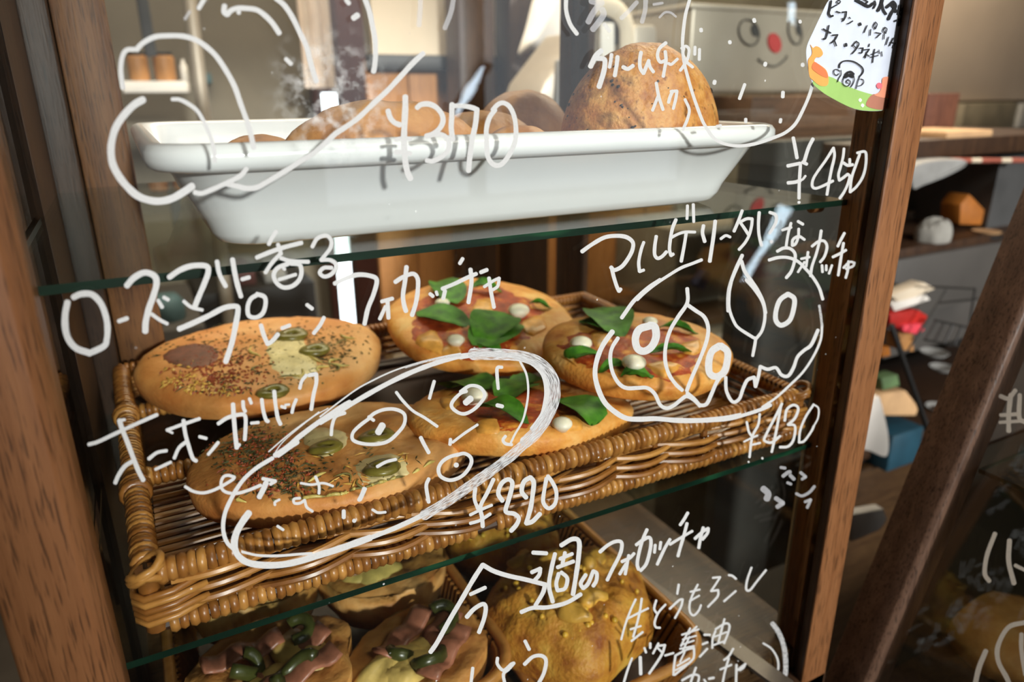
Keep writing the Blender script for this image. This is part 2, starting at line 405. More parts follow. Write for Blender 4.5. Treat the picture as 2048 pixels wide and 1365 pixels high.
# ------------------------------------------------------------------ handwriting
STROKES = """#circle_drawing
11.7 546,199 572,172 619,148 673,143 732,145 783,160 830,191 869,230 908,289 939,348 962,414 986,480 1002,532 1015,592
10.7 537,198 509,199 492,219 484,258 484,297 492,352
10.7 818,-8 810,8 795,33
6.8f 759,47 740,76
11.7 898,23 896,47 908,59 923,43 947,33 978,33 1025,39 1060,62 1091,94 1117,133
9.8 953,49 957,51
9.8 1144,236 1164,256
11.7 1103,-8 1139,23 1170,70 1197,125 1225,184 1240,242 1256,297 1266,326
11.7 1459,-8 1478,47 1490,102 1500,156 1502,219 1498,266 1494,287
9.8 1385,0 1396,14
13.7 1414,72 1430,61
11.7 1693,213 1646,258 1600,309 1549,363 1494,414 1432,473 1377,512 1346,532
11.7 1345,532 1259,610 1197,649 1142,684 1064,731 1025,751 986,754 947,745 904,735
16.4 572,399 537,419 498,458 466,505 451,548 444,594 449,649 470,696 505,743 548,782 595,801 642,805 689,794 732,770 769,745
8.8 689,397 720,399 759,419 791,446 814,485 834,528 849,571 857,610 859,647
10.7 779,770 806,774 845,760 892,739 935,719 966,700 986,676
#faint_text
9.8f 1682,-4 1680,47 1676,102
9.8f 1814,-4 1803,51 1779,113
#faint_text
9.1 2264,-6 2265,45 2281,97 2308,136
13.6f 2365,3 2408,12
12.1f 2390,27 2371,54 2353,88
12.1f 2408,36 2414,58 2393,91 2371,118
8.3f 2417,97 2438,124
9.1f 2547,9 2517,42 2486,73
9.1f 2583,-6 2580,42 2568,88
5.3f 2614,18 2650,12
4.5f 2638,70 2659,50 2683,51 2704,67
#price
13.3 1621,387 1621,434 1618,496 1616,559 1618,606 1622,652 1630,690 1642,715
11.7 1552,443 1561,471 1577,490 1600,500
9.4 1583,559 1611,554 1642,556
10.9 1583,609 1611,609 1641,615
11.7 1668,431 1686,418 1718,417 1746,431 1768,459 1771,490 1755,518 1730,537 1705,545
10.9 1705,545 1746,537 1780,546 1796,574 1789,606 1761,631 1730,645 1707,642
11.7 1808,417 1807,465 1805,512 1811,559
10.9 1811,424 1855,424 1889,431 1910,440
11.7 1908,437 1902,496 1889,559 1880,621 1874,684
10.9 1971,440 1992,418 2014,412 2039,428 2058,471 2064,528 2058,574 2036,621 2008,656 1983,662 1961,646 1949,615 1946,559 1946,515 1958,471 1980,440
#bread_name
12.1 2405,203 2383,224 2362,266
11.4 2383,233 2414,236 2420,251 2414,291 2396,348
8.3 2446,218 2443,242 2438,269
9.1 2470,227 2467,257 2459,303
9.1 2492,268 2511,276 2532,263
8.3 2564,209 2559,242 2561,272 2574,294 2595,242
7.6 2594,245 2601,269 2614,288
7.6 2664,171 2638,194 2630,224 2641,248 2662,242
7.6 2661,206 2664,242 2659,272 2653,306
6.8 2674,254 2686,257 2710,236
6.8 2726,194 2744,185 2756,200 2750,236 2735,263 2721,282
6.8 2735,194 2732,218 2747,248 2771,269
6.8 2780,188 2779,218
6.8 2798,197 2797,239
7.3 2625,332 2635,386 2652,439
6.8 2632,386 2610,442
7.3 2691,364 2681,386 2674,410
6.8 2683,366 2708,364 2703,396 2693,435
6.8 2740,398 2757,439 2749,479 2732,518
#bread_outline
7.3 2758,0 2742,59 2733,127 2730,182 2735,241 2751,309 2774,386 2805,472 2824,509 2855,552 2896,575 2955,584 3023,575 3092,552 3141,531 3182,495 3214,436 3237,382 3251,336
8.2 2804,117 2805,124
7.7 2919,166 2920,172
8.2 3016,78 3018,86
7.3 3200,84 3201,89
8.2 3062,253 3060,261
8.6 3211,257 3211,262
8.2 2859,325 2857,334
7.7 2983,477 2983,488
7.3 3123,478 3121,489
6.8 2867,506 2883,503
7.3 2979,338 2958,395
8.2 3132,369 3131,388
#price
8.1 3173,552 3180,587 3188,632
8.1 3252,556 3234,592 3216,649
8.1 3151,664 3175,659 3200,654
7.7 3210,649 3227,657
7.2 3202,659 3200,687 3197,737 3196,794
6.9 3196,809 3196,811
7.7 3152,732 3180,729 3202,722
5 3202,722 3212,717 3222,704
6.2 3334,592 3304,640 3269,689 3252,719 3249,744 3262,754 3292,744 3332,724
6.5 3334,592 3338,625 3327,674 3317,724 3308,779
6.2 3376,595 3372,630 3362,669 3354,699 3357,722 3372,712 3391,697 3399,707 3391,737 3376,769 3359,794
6.9 3374,652 3391,662 3411,659
6.2 3399,637 3399,657
6 3429,612 3459,607 3465,630 3461,674 3449,712 3426,747 3401,769
6 3439,617 3424,659 3406,714 3400,769
#bread_name
14.6 270,1210 261,1257 261,1312 274,1358 305,1394 352,1411
13.7 294,1190 325,1177 368,1179 403,1214 423,1265 430,1312 427,1358 415,1386 356,1415
9.4 475,1286 509,1274
13.7 507,1144 536,1112 579,1091 618,1105 626,1136 614,1183 595,1237 583,1288 581,1327
8.2 606,1257 638,1280 669,1296
8.2 632,1202 649,1230
8.2 655,1190 673,1200
12.1 677,1110 720,1081 770,1064 825,1065 833,1089 817,1136 794,1190 778,1230
7.8 735,1206 766,1230 809,1241
9.8 868,1046 878,1097 903,1146
10.7 930,1038 940,1097 952,1148 964,1187
8.8 968,1118 997,1110
12.1 716,1317 766,1296 833,1265 895,1233 942,1226 952,1241 942,1304 927,1374 903,1448
8.8 1105,927 1089,951 1075,978
9.8 1027,1031 1081,1009 1136,990 1206,972
8.8 1112,978 1124,1017
8.8 1116,1021 1085,1056 1062,1091
8.8 1124,1033 1163,1045 1234,1048
9.8 1152,1056 1112,1072 1095,1099 1105,1130 1132,1150 1167,1146 1195,1123 1206,1091 1198,1060 1163,1054
7.8 1116,1119 1183,1099
7.8 1134,1075 1139,1078
8.8 1249,988 1269,955 1304,943 1325,962 1323,990 1304,1017 1284,1041
8.8 1284,1041 1320,1041 1343,1056 1343,1076 1323,1099 1296,1107 1279,1091 1296,1072 1327,1072
9.8 1027,1177 1058,1189 1062,1220 1050,1255 1023,1271 995,1263 991,1228 1003,1197 1027,1181
9.8 1044,1302 1054,1338 1070,1377 1089,1365 1112,1338
8.8 1128,1314 1159,1302
8.8 1228,1220 1249,1236
8.8 1296,1271 1280,1302 1255,1334
10.2 1339,1135 1378,1117 1429,1100 1480,1104 1507,1121 1495,1176 1472,1234 1458,1297
8.8 1527,1207 1570,1195
9.4 1550,1203 1554,1273
8.2 1542,1227 1519,1277
9.8 1581,1129 1612,1109 1652,1096 1671,1117 1671,1164 1663,1215 1648,1262
9.8 1626,1068 1620,1125 1612,1180 1616,1219 1624,1246
8.2 1720,1176 1732,1186
7 1745,1168 1749,1180
9 1780,1164 1773,1195
8.8 1769,1156 1820,1135 1870,1111 1905,1096
8.8 1923,1090 1948,1080
9.4 1882,1078 1886,1129 1874,1211
8.2 1851,1035 1839,1055
7 1937,1148 1972,1125 1997,1113 1991,1145 1972,1160
8.6 1956,1113 1964,1168 1976,1230
#bread_name
8.2 355,1779 393,1768 448,1742 503,1716 558,1691 628,1660
10.6 478,1683 488,1716 510,1771 532,1830 554,1885 573,1922
9.2 532,1845 499,1867 474,1903 461,1933
6.4 478,1683 499,1680
7.7 595,1837 628,1812 666,1804
7 622,1879 683,1850
7.7 668,1722 716,1704 760,1689 798,1676
5.5 668,1722 690,1733
8.8 734,1683 741,1735 756,1790 771,1834 785,1845
7.7 745,1768 716,1793 697,1834
7.3 798,1748 825,1755
7.3 873,1771 855,1793 833,1819
8.4 873,1696 910,1672 954,1660 979,1663 983,1698 979,1760
9.9 932,1618 936,1680 941,1738 947,1793
7.3 947,1793 958,1779
8.2 972,1607 974,1632 981,1647
7.7 998,1596 1005,1614
7 1005,1694 1034,1691
8.4 1047,1599 1053,1643 1064,1680 1073,1687
8.8 1097,1566 1102,1618 1111,1672 1122,1698
7.3 1126,1627 1141,1632
5.5 1141,1621 1157,1619
7.3 1185,1599 1174,1625 1168,1652
7.3 1225,1502 1207,1526 1199,1555
8.4 1236,1502 1265,1497 1265,1533 1254,1581 1245,1639
#focaccia_drawing
7 741,1948 774,1967 813,1973 852,1963 891,1944 930,1920 938,1910 914,1903 895,1908 885,1928 887,1955 907,1971 946,1975 992,1963 1043,1942
11.7 1065,1932 1053,1959 1037,1990
7.8 1051,1916 1102,1926 1082,1938
5.5 1203,1934 1246,1940 1293,1934 1332,1946
6.8 1262,1908 1276,1944 1276,1975
5.5 1118,2000 1100,2010 1100,2022
6.2 1200,1994 1176,1998 1178,2014 1200,2014 1219,2002 1227,2030 1250,2047
8.8 1457,1955 1446,1983 1436,2002
6.2 1110,2106 1133,2121
8.8 1375,2045 1375,2072
9 1416,2083 1418,2086
9 1090,1834 1032,1869 985,1908 953,1948 926,1994 903,2045 893,2092 895,2135 910,2174 938,2201
14.8 996,2053 973,2084 950,2123 938,2162 940,2198 957,2229 992,2252 1051,2262 1129,2260 1207,2244 1266,2225 1344,2201 1422,2174 1480,2153
5.9 969,2209 1032,2223 1110,2225 1188,2219 1246,2215
10.7 1383,2192 1486,2151 1572,2117 1658,2078 1709,2052
20.4s 1696,2063 1787,2009 1873,1949 1959,1889 2044,1825 2087,1786 2139,1743 2173,1696 2203,1640
11 1100,1823 1148,1790 1196,1749 1258,1702 1313,1665 1368,1628 1400,1610
12.8 1111,1821 1148,1795 1188,1768
2.9 1075,1808 1130,1760 1185,1716 1240,1676 1276,1649
2.2 1093,1823 1130,1771 1196,1713 1258,1665 1313,1634
10.7 1280,1692 1353,1649 1451,1590 1549,1536 1646,1490 1744,1453 1842,1426 1915,1418
12.2 1842,1428 1915,1417 1988,1419 2061,1426 2120,1448 2159,1478 2181,1517 2188,1566 2183,1614 2169,1663 2130,1717
23.2s 1890,1417 1988,1418 2086,1426 2149,1448 2188,1478 2213,1522 2220,1575 2208,1629 2183,1678 2149,1722 2100,1771
3.4 1280,1668 1412,1568 1485,1526 1573,1485 1671,1453 1768,1429 1842,1415
4.9s 1622,1470 1695,1448 1768,1433 1842,1422
4.9 2081,1448 2105,1497 2113,1556 2108,1614 2091,1683 2061,1736 2044,1771
7.3 2022,1746 2012,1761 2022,1776 2047,1780
7.8 1475,1673 1500,1653 1539,1639 1583,1639 1617,1658 1617,1697 1592,1732 1553,1766 1505,1778 1451,1776 1412,1761 1412,1732 1441,1702 1480,1673
7.3 1475,1668 1495,1683
15.1 1530,1702 1513,1731
7.8 1866,1566 1842,1575 1812,1605 1807,1629 1832,1651 1861,1656 1895,1639 1925,1609 1939,1580 1920,1551 1881,1544 1842,1568
14.6 1883,1595 1863,1612
8.3 1827,1822 1856,1815 1881,1829 1885,1854 1866,1888 1837,1912 1798,1922 1763,1907 1754,1878 1768,1849 1798,1829 1832,1819
10.3 1822,1861 1828,1862
7.3 1737,1526 1727,1561 1718,1595
7.3 2008,1470 1989,1473 1989,1512 1993,1556
8.5 1988,1622 2010,1627
6.6 1585,1570 1612,1605 1651,1644 1700,1673 1749,1707
6.1 1910,1700 1856,1736 1810,1771
7.3 1802,1758 1800,1780
8.5 1683,1751 1695,1776 1715,1812
7.3 1509,1868 1544,1849 1583,1839
7.3 1380,1653 1343,1668 1329,1702 1325,1741
8.5 1715,1917 1705,1946 1715,2010
8.5 1461,1956 1441,2000
6 1490,2040 1512,2052 1542,2050
#price
8.6 1901,1954 1898,1997 1911,2035
9 1974,1919 1950,1971 1922,2027 1928,2070 1931,2108
6.9 1881,2061 1924,2040 1967,2022
7.3 1881,2095 1920,2083 1961,2057
9.9 2010,2005 1993,1975 2006,1936 2032,1919 2049,1932 2044,1967 2032,2009 2023,2048 2057,2057 2075,2074 2066,2100 2044,2125
10.3 2105,1992 2087,1967 2096,1928 2122,1911 2135,1932 2130,1984 2122,2035 2105,2095 2130,2087 2160,2057
9 2186,1915 2178,1958 2173,2009 2195,2035 2221,2014 2225,1967 2208,1928 2191,1906
#bread_name
9.1 2328,1007 2367,979 2417,951 2464,944 2505,949 2531,970 2529,1002 2511,1037 2487,1067 2458,1081 2444,1070
8.2 2446,1070 2455,1108 2467,1146 2476,1166 2483,1157
7.3 2575,970 2564,1002 2555,1049 2558,1087 2575,1081
7.9 2625,946 2619,987 2619,1020 2631,1034 2649,1026 2666,1008
7.6 2704,879 2690,914 2681,961 2678,999 2684,1023 2693,1017
6.6 2684,952 2710,938 2739,929 2780,929
7.6 2745,932 2737,982 2725,1046
6.6 2750,823 2748,876
6.6 2773,818 2775,888
8.1 2814,903 2810,932 2819,967
8.5 2861,885 2854,946 2839,1046
6.3 2883,956 2903,943 2921,949
7 2969,843 2953,886 2936,926
6.6 2959,890 2986,876 3009,876 3006,906 2996,943 2979,973 2956,999
6.6 2963,893 2979,916 2996,943
7 3037,850 3034,893 3036,939 3046,983
7 3079,850 3102,860 3105,886 3092,913 3079,933
8 3085,966 3087,969
6.3 3129,921 3165,910
6.3 3164,893 3152,939 3144,989
6.6 3192,886 3212,898
6.3 3195,916 3193,949 3182,976 3169,983 3172,959 3195,946 3218,959
#bread_name
7 3109,1006 3135,993 3162,996 3180,1016 3178,1046 3165,1086 3145,1112
5.6 3205,1036 3238,1029
6 3232,1009 3225,1066
5.6 3218,1049 3192,1089
6.3 3248,986 3275,966 3298,966 3308,989 3298,1026 3281,1049
6.3 3285,923 3278,966 3265,1016 3248,1066 3242,1105
6 3288,1062 3290,1089
5.6 3305,1062 3305,1082
5.6 3328,1062 3316,1095
6.3 3378,933 3364,959 3351,986
6 3331,1029 3358,1016 3384,1001
6.3 3374,973 3364,1032 3353,1102
5.6 3374,1072 3398,1049 3418,1052 3411,1066 3384,1076
6 3394,1046 3391,1082 3383,1112
#margherita_drawing
7 3076,1041 3112,1031 3152,1031 3192,1047 3228,1082 3255,1115 3278,1155 3291,1198
8.3 2969,1022 2943,1079 2923,1132 2913,1182 2913,1245
8.3 2966,1046 2979,1086 3006,1125 3032,1165 3052,1208 3062,1252
7 2807,1040 2769,1055 2725,1072 2675,1102 2622,1137 2578,1172 2549,1200
8.8 2641,1120 2589,1155 2536,1204 2501,1252 2487,1272
11 2450,1327 2413,1379 2389,1436 2380,1494 2391,1551 2417,1608 2457,1647 2505,1674 2562,1678 2624,1676 2712,1683 2800,1683 2887,1676 2960,1663
8.4 2472,1353 2448,1393 2441,1436 2450,1489 2474,1533 2505,1553 2549,1553 2589,1553 2619,1577 2641,1621 2668,1634 2698,1621 2725,1599 2747,1586 2773,1599 2800,1621 2826,1617 2844,1582 2865,1533 2879,1511
8.8 2749,1573 2778,1599 2800,1625
8.4 2749,1155 2749,1212 2712,1269 2681,1322 2663,1384 2661,1445 2676,1498 2703,1538 2729,1562
8.4 2751,1221 2782,1243 2817,1269 2833,1313 2826,1366 2800,1436 2769,1507 2747,1564
16.7 2597,1305 2558,1318 2542,1353 2549,1393 2575,1406 2606,1388 2624,1349 2619,1309 2597,1302
15.4 2879,1384 2848,1406 2835,1450 2839,1494 2865,1507 2896,1489 2909,1445 2909,1406 2883,1384
8.1 2800,1684 2908,1678 2990,1657 3055,1635 3082,1621
5.4 3288,1304 3283,1359 3255,1424 3212,1489 3158,1543 3104,1592 3049,1630
4.9s 3277,1223 3283,1261 3288,1304
7.6 2903,1510 2906,1565 2930,1608 2957,1597 2973,1554 2990,1521 3017,1510 3022,1548 3033,1510 3041,1467 3071,1478 3104,1472 3125,1500 3152,1505 3174,1472 3190,1429 3217,1402 3245,1380 3272,1321
7 2927,1120 2917,1174 2917,1234 2936,1288 2957,1315 3011,1350 3022,1359 3011,1424
7 2984,1120 3017,1158 3049,1207 3060,1261 3049,1321 3022,1359
10.8 3152,1177 3120,1201 3104,1245 3104,1283 3125,1302 3158,1283 3174,1239 3177,1196 3152,1177
#price
5.4 2987,1689 2995,1727 3009,1749
5.4 3039,1657 3033,1700 3009,1749 2998,1830
4.3 2976,1768 3009,1752 3030,1743
4.9 3006,1781 3041,1773
6 3128,1616 3093,1684 3060,1749 3060,1765 3087,1771 3120,1746
6 3125,1619 3112,1689 3098,1760 3087,1809
6 3139,1684 3147,1640 3174,1621 3193,1635 3180,1673 3152,1700 3180,1706 3174,1760 3152,1787 3120,1790
5.4 3255,1619 3223,1668 3201,1722 3196,1771 3217,1765 3245,1727 3255,1706
3.8 3255,1619 3274,1635 3272,1673 3255,1706
4.9 3049,1833 3050,1836
4.3 2994,1848 2995,1850
#weekly_heading
10.3 1931,2261 1896,2315 1847,2399 1798,2482 1749,2571 1722,2610
10.3 1931,2261 1975,2286 2034,2305 2103,2320 2181,2340
8.6 1882,2379 1941,2352
9.8 1867,2470 1896,2438 1931,2418 1943,2433 1936,2477 1916,2531
9.3 2132,2212 2186,2215
9.3 2127,2291 2161,2276 2157,2301 2137,2325
9.3 2181,2340 2171,2374 2142,2423
9.3 2085,2450 2132,2433 2191,2431 2265,2413 2323,2379
9.3 2220,2217 2206,2276 2196,2345 2211,2409
10.3 2245,2183 2289,2158 2316,2168 2314,2232 2304,2305 2292,2379
8.3 2240,2237 2289,2217
8.8 2230,2271 2294,2247
8.3 2260,2212 2250,2256
8.8 2235,2296 2225,2335 2230,2364 2260,2355 2269,2315 2245,2291
8.8 2343,2301 2323,2335 2333,2355 2353,2335 2373,2286 2387,2296 2385,2325 2373,2345
8.1 2400,2209 2429,2184 2460,2168 2485,2170 2486,2198 2474,2232 2451,2276 2429,2322
7.7 2488,2248 2518,2234 2536,2216
7.2 2515,2223 2507,2265 2501,2298
7 2504,2257 2479,2298
7.7 2545,2181 2571,2162 2596,2151 2604,2168 2599,2209 2585,2257 2563,2284
7.7 2588,2120 2571,2159 2557,2209 2549,2254 2554,2279
6.3 2621,2181 2618,2212
6.7 2643,2170 2639,2198
7.2 2680,2159 2660,2193 2629,2259
7.2 2751,2053 2735,2081 2721,2101
6.3 2680,2179 2721,2154 2769,2126
7.2 2748,2095 2735,2145 2721,2193 2712,2226
7 2780,2156 2810,2129 2833,2115 2830,2134 2810,2159
7.2 2813,2112 2802,2154 2795,2193
#weekly_text
4.9 2543,2399 2522,2444 2500,2504 2485,2560
4.9 2507,2478 2552,2455 2593,2435
5.2 2567,2396 2560,2444 2548,2496 2533,2549
4.9 2522,2519 2563,2506
5.2 2526,2566 2552,2545 2571,2530
5.2 2625,2403 2617,2437 2631,2459
5.2 2662,2420 2634,2452 2619,2489 2623,2510 2640,2513
5.6 2715,2340 2709,2377
5.2 2679,2437 2716,2403 2731,2399 2724,2429 2700,2474
4.9 2791,2340 2769,2384 2758,2422 2761,2452 2776,2463 2795,2444 2804,2422
4.5 2761,2369 2799,2360
4.5 2758,2407 2797,2384
4.9 2851,2313 2881,2310 2862,2340 2844,2366
5.2 2844,2366 2873,2362 2870,2388 2832,2429
5.2 2915,2302 2929,2305 2944,2317
4.9 2896,2407 2943,2366
4.9 3006,2272 2989,2321 2985,2358 3000,2362 3027,2328 3064,2282
5.2 2528,2635 2511,2680 2496,2730
7.5 2561,2631 2563,2698
5.6 2578,2594 2584,2612
5.6 2601,2575 2601,2594
4.9 2634,2575 2612,2616
5.6 2627,2586 2660,2582 2645,2624 2597,2696
4.5 2631,2594 2649,2612
4.9 2660,2624 2694,2614
4.5 2728,2541 2795,2519
4.5 2761,2515 2739,2556 2724,2586
4.5 2787,2508 2754,2538
4.1 2731,2560 2784,2545
4.1 2724,2582 2776,2564
4.1 2720,2597 2776,2586
4.1 2758,2549 2731,2605
5.2 2702,2624 2696,2668 2694,2702
4.9 2702,2624 2746,2601 2776,2594 2776,2624 2765,2646 2698,2702
4.5 2709,2665 2758,2635
4.1 2702,2683 2761,2650
4.1 2739,2609 2720,2650
5.2 2817,2541 2840,2541
5.2 2810,2579 2830,2571
5.2 2799,2629 2829,2597
4.9 2862,2526 2851,2556 2849,2594
4.9 2862,2519 2900,2496 2918,2504 2911,2538 2896,2575
4.9 2898,2478 2885,2526 2873,2575
4.1 2858,2549 2907,2530
4.1 2855,2582 2896,2567
5.2 2728,2724 2769,2702 2795,2706 2791,2737
4.9 2784,2672 2769,2713 2761,2737
4.9 2817,2721 2825,2734
5.6 2836,2717 2855,2713
4.9 2933,2597 2915,2627 2896,2642
4.5 2881,2680 2926,2661
4.9 2915,2635 2900,2687 2890,2737
4.9 2944,2687 2982,2657 2974,2672 2959,2683
4.9 2946,2661 2944,2737
9.3s 3090,2496 3116,2534 3135,2586 3142,2638 3142,2691 3133,2737
4.1 3053,2575 3086,2597 3109,2635 3113,2676 3098,2717 3068,2734
#weekly_text
7.4 1891,2674 1886,2718 1883,2740
7.4 1990,2634 1990,2659 2014,2683 2044,2659 2056,2654 2034,2679 2014,2698 2019,2737
7.9 2100,2566 2117,2600
8.3 2098,2659 2132,2629 2166,2625 2184,2644 2176,2693 2152,2740
#faint_scribble
5.9f 3123,1871 3141,1874
7.3f 3132,1906 3152,1891 3161,1889
7.3f 3161,1903 3176,1918
5.9f 3150,1932 3164,1938
13.2f 3053,1956 3073,1976 3067,1997
8.8f 3103,1994 3132,2014 3109,2029
5.9f 3202,1891 3223,1909 3208,1918
5.9f 3185,1976 3208,1985 3237,1971 3258,1947
5.9f 3220,2009 3243,2000 3229,2032
#side_price
9.9 4003,1586 4035,1595 4062,1563
10.8 4044,1581 4036,1653 4036,1726
8.1 4003,1662 4071,1658
7.2 4000,1691 4089,1685
9.9 4080,1581 4078,1671 4102,1690
#side_text
9.9 3981,2136 3949,2222 3940,2294 3958,2326
10.8 4039,2163 4036,2249 4057,2335
8.1 4062,2263 4102,2283
11.7 3944,2606 3917,2673 3901,2741
10.8 4102,2491 4035,2511 3994,2583 3994,2646 4026,2709 4042,2745
9.9 4087,2538 4087,2601 4102,2700
#sticker_heading
7 3425,0 3446,11 3474,25 3492,14
3.5 3453,-4 3471,7 3460,18
4.2 3499,4 3502,18 3495,32
7 3531,-4 3524,21 3513,42
5.3 3527,7 3534,39 3545,56
7 3548,28 3573,7 3583,25 3566,53 3555,76
5.3 3562,14 3583,39
6.3 3583,46 3622,32
5.3 3601,21 3594,56
5.3 3618,28 3604,60
4.6 3580,84 3618,70
4.6 3611,56 3594,102
3.9 3601,81 3611,105
#sticker_words
4.6 3325,4 3320,35 3316,53 3323,65 3332,63
2.8 3323,33 3348,19
2.5 3356,0 3362,7 3355,16 3348,7 3356,0
3.2 3346,46 3360,51
3.2 3369,49 3386,47 3383,67 3372,84
2.8 3369,74 3378,79
2.5 3397,69 3402,74
2.8 3411,84 3397,93 3390,95
6.3 3440,94 3442,99
2.5 3469,102 3457,130
2.5 3483,118 3481,141
2.5 3502,88 3509,98 3502,116 3495,105 3502,88
2.5 3502,130 3524,134 3506,151
2.5 3539,109 3548,116 3543,134 3534,123 3539,109
2.5 3538,137 3536,156
2.5 3555,148 3545,179
2.5 3562,169 3580,172 3573,190
2.5 3575,151 3559,183
3.5 3293,116 3323,132
3.2 3316,102 3309,137 3302,155 3293,155
3.2 3330,141 3351,139 3341,158 3325,172
3.2 3337,160 3346,183
6 3384,176 3385,183
2.8 3425,165 3411,183
2.8 3425,165 3436,176 3425,197 3409,215
2.5 3415,183 3425,192
2.8 3439,193 3453,192 3448,211 3437,211
2.5 3478,176 3476,186
2.5 3453,200 3478,197 3457,229
2.5 3467,207 3462,232
2.5 3467,218 3478,225
2.5 3485,218 3513,207
2.5 3483,229 3513,222
2.8 3499,197 3495,218 3491,250
2.1 3516,200 3518,215
2.1 3527,207 3529,225
#sticker_doodle
3.2 3358,271 3360,257 3372,246 3393,243 3418,248 3443,264 3453,278 3451,292 3439,306
2.1 3360,285 3348,278 3337,281 3337,295 3348,302 3355,295
2.1 3364,281 3365,299 3356,313 3351,327
2.1 3383,302 3374,316 3372,334 3383,345 3397,341 3402,327 3392,318
2.1 3392,318 3386,327 3392,334
2.1 3415,306 3418,320 3411,338 3404,348
2.1 3439,309 3432,327 3425,355
2.1 3443,316 3453,320 3455,331 3446,341 3432,345
5.3 3383,299 3392,290 3404,288 3415,297
7 3381,308 3397,301 3413,306"""
def stroke(mb, pts, w, place, k):
    pts = [Vector(p) for p in pts]
    if len(pts) > 2:                       # break at hard corners
        for i in range(1, len(pts)-1):
            a = pts[i] - pts[i-1]; c = pts[i+1] - pts[i]
            if a.length > 1e-6 and c.length > 1e-6 and a.angle(c) > 1.55:
                stroke(mb, pts[:i+1], w, place, k); stroke(mb, pts[i:], w, place, k+1); return
    if len(pts) == 2: S = [pts[0].lerp(pts[1], t/4) for t in range(5)]
    else:
        E = [pts[0]*2 - pts[1]] + pts + [pts[-1]*2 - pts[-2]]; S = []
        for i in range(1, len(E)-2):
            p0, p1, p2, p3 = E[i-1:i+3]
            for q in range(6):
                t = q/6
                S.append(0.5*((2*p1) + (p2-p0)*t + (2*p0-5*p1+4*p2-p3)*t*t + (3*p1-p0-3*p2+p3)*t**3))
        S.append(pts[-1])
    L = []; R = []; us = []; u = 0
    for i, p in enumerate(S):
        t = S[min(i+1, len(S)-1)] - S[max(i-1, 0)]
        if t.length < 1e-6: t = Vector((1, 0))
        t.normalize(); nrm = Vector((-t.y, t.x))
        if i: u += (p - S[i-1]).length
        ww = w*0.5*(1 + 0.10*nz(p.x*.05, p.y*.05, k*3.1))
        L.append(p + nrm*ww); R.append(p - nrm*ww); us.append(u/w)
    def cap(c, d, r):
        n = Vector((-d.y, d.x)); return [c + n*(r*math.cos(q)) + d*(r*0.8*math.sin(q)) for q in (0.45, 1.05, PI/2, PI-1.05, PI-0.45)]
    d0 = (S[0]-S[1]).normalized() if len(S) > 1 else Vector((-1,0)); d1 = (S[-1]-S[-2]).normalized()
    n = len(S); P = L + R; U = [(x, 0.0) for x in us] + [(x, 1.0) for x in us]
    F = [(i, i+1, n+i+1, n+i) for i in range(n-1)]
    a = len(P); P += cap(S[0], d0, w/2); U += [(us[0]-.3, y) for y in (1, .75, .5, .25, 0)]; F.append((n, *range(a, a+5)[::1], 0) if False else (0, n, *range(a, a+5)))
    a = len(P); P += cap(S[-1], d1, w/2); U += [(us[-1]+.3, y) for y in (0, .25, .5, .75, 1)]; F.append((2*n-1, n-1, *range(a, a+5)))
    J = [i/n for i in range(n)]*2 + [0]*5 + [1]*5
    mb.add([place(p.x, p.y, k + .9*j) for p, j in zip(P, J)], F, 0, [(x + k*7.3, y + k) for x, y in U])
SL_N = Vector((1, 0, -.329)); SL_P = Vector((.7177, 0, -.0829)); SL_G = SL_P + Vector((.009, 0, 0))
def on_front(px, py, k): return on_y(px, py, -.0004 - .00001*(k % 40))
def on_side(px, py, k): return on_plane(px, py, SL_G, SL_N) - SL_N*(.0004 + .00001*(k % 40))
def on_stick(px, py, k): return on_y(px, py, -.00285 - .00001*(k % 40))
groups = []
for line in STROKES.strip().split('\n'):
    if line[0] == '#': groups.append((line[1:], [])); continue
    w, rest = line.split(' ', 1); fl = w[-1] if w[-1] in 'fs' else ''
    groups[-1][1].append((float(w.rstrip('fs'))*(1.0 if fl else .90), fl, [tuple(int(c)/2 for c in p.split(',')) for p in rest.split()]))
PARTNAME = {'circle_drawing': 'bread_drawing', 'faint_text': 'wiped_writing', 'price': 'handwritten_price', 'bread_name': 'handwritten_name', 'bread_outline': 'bread_drawing',
            'focaccia_drawing': 'bread_drawing', 'margherita_drawing': 'bread_drawing', 'weekly_heading': 'handwritten_heading', 'weekly_text': 'handwritten_name', 'faint_scribble': 'wiped_writing'}
stick_strokes = []; side_strokes = []
def build_writing(strokes, name, parent, place, mats):
    b = MB()
    for k, (w, fl, pts) in enumerate(strokes):
        f0 = len(b.f); stroke(b, pts, w, place, k)
        for i in range(f0, len(b.f)): b.mi[i] = {'': 0, 'f': 1, 's': 2}[fl]
    return part(name, b, mats, parent)
INK = [M['ink'], M['ink_faint'], M['ink_streak']]
for g, st in groups:
    if g.startswith('sticker'): stick_strokes += st
    elif g.startswith('side'): side_strokes.append(st)
    else: build_writing(st, PARTNAME[g], pane, on_front, INK)

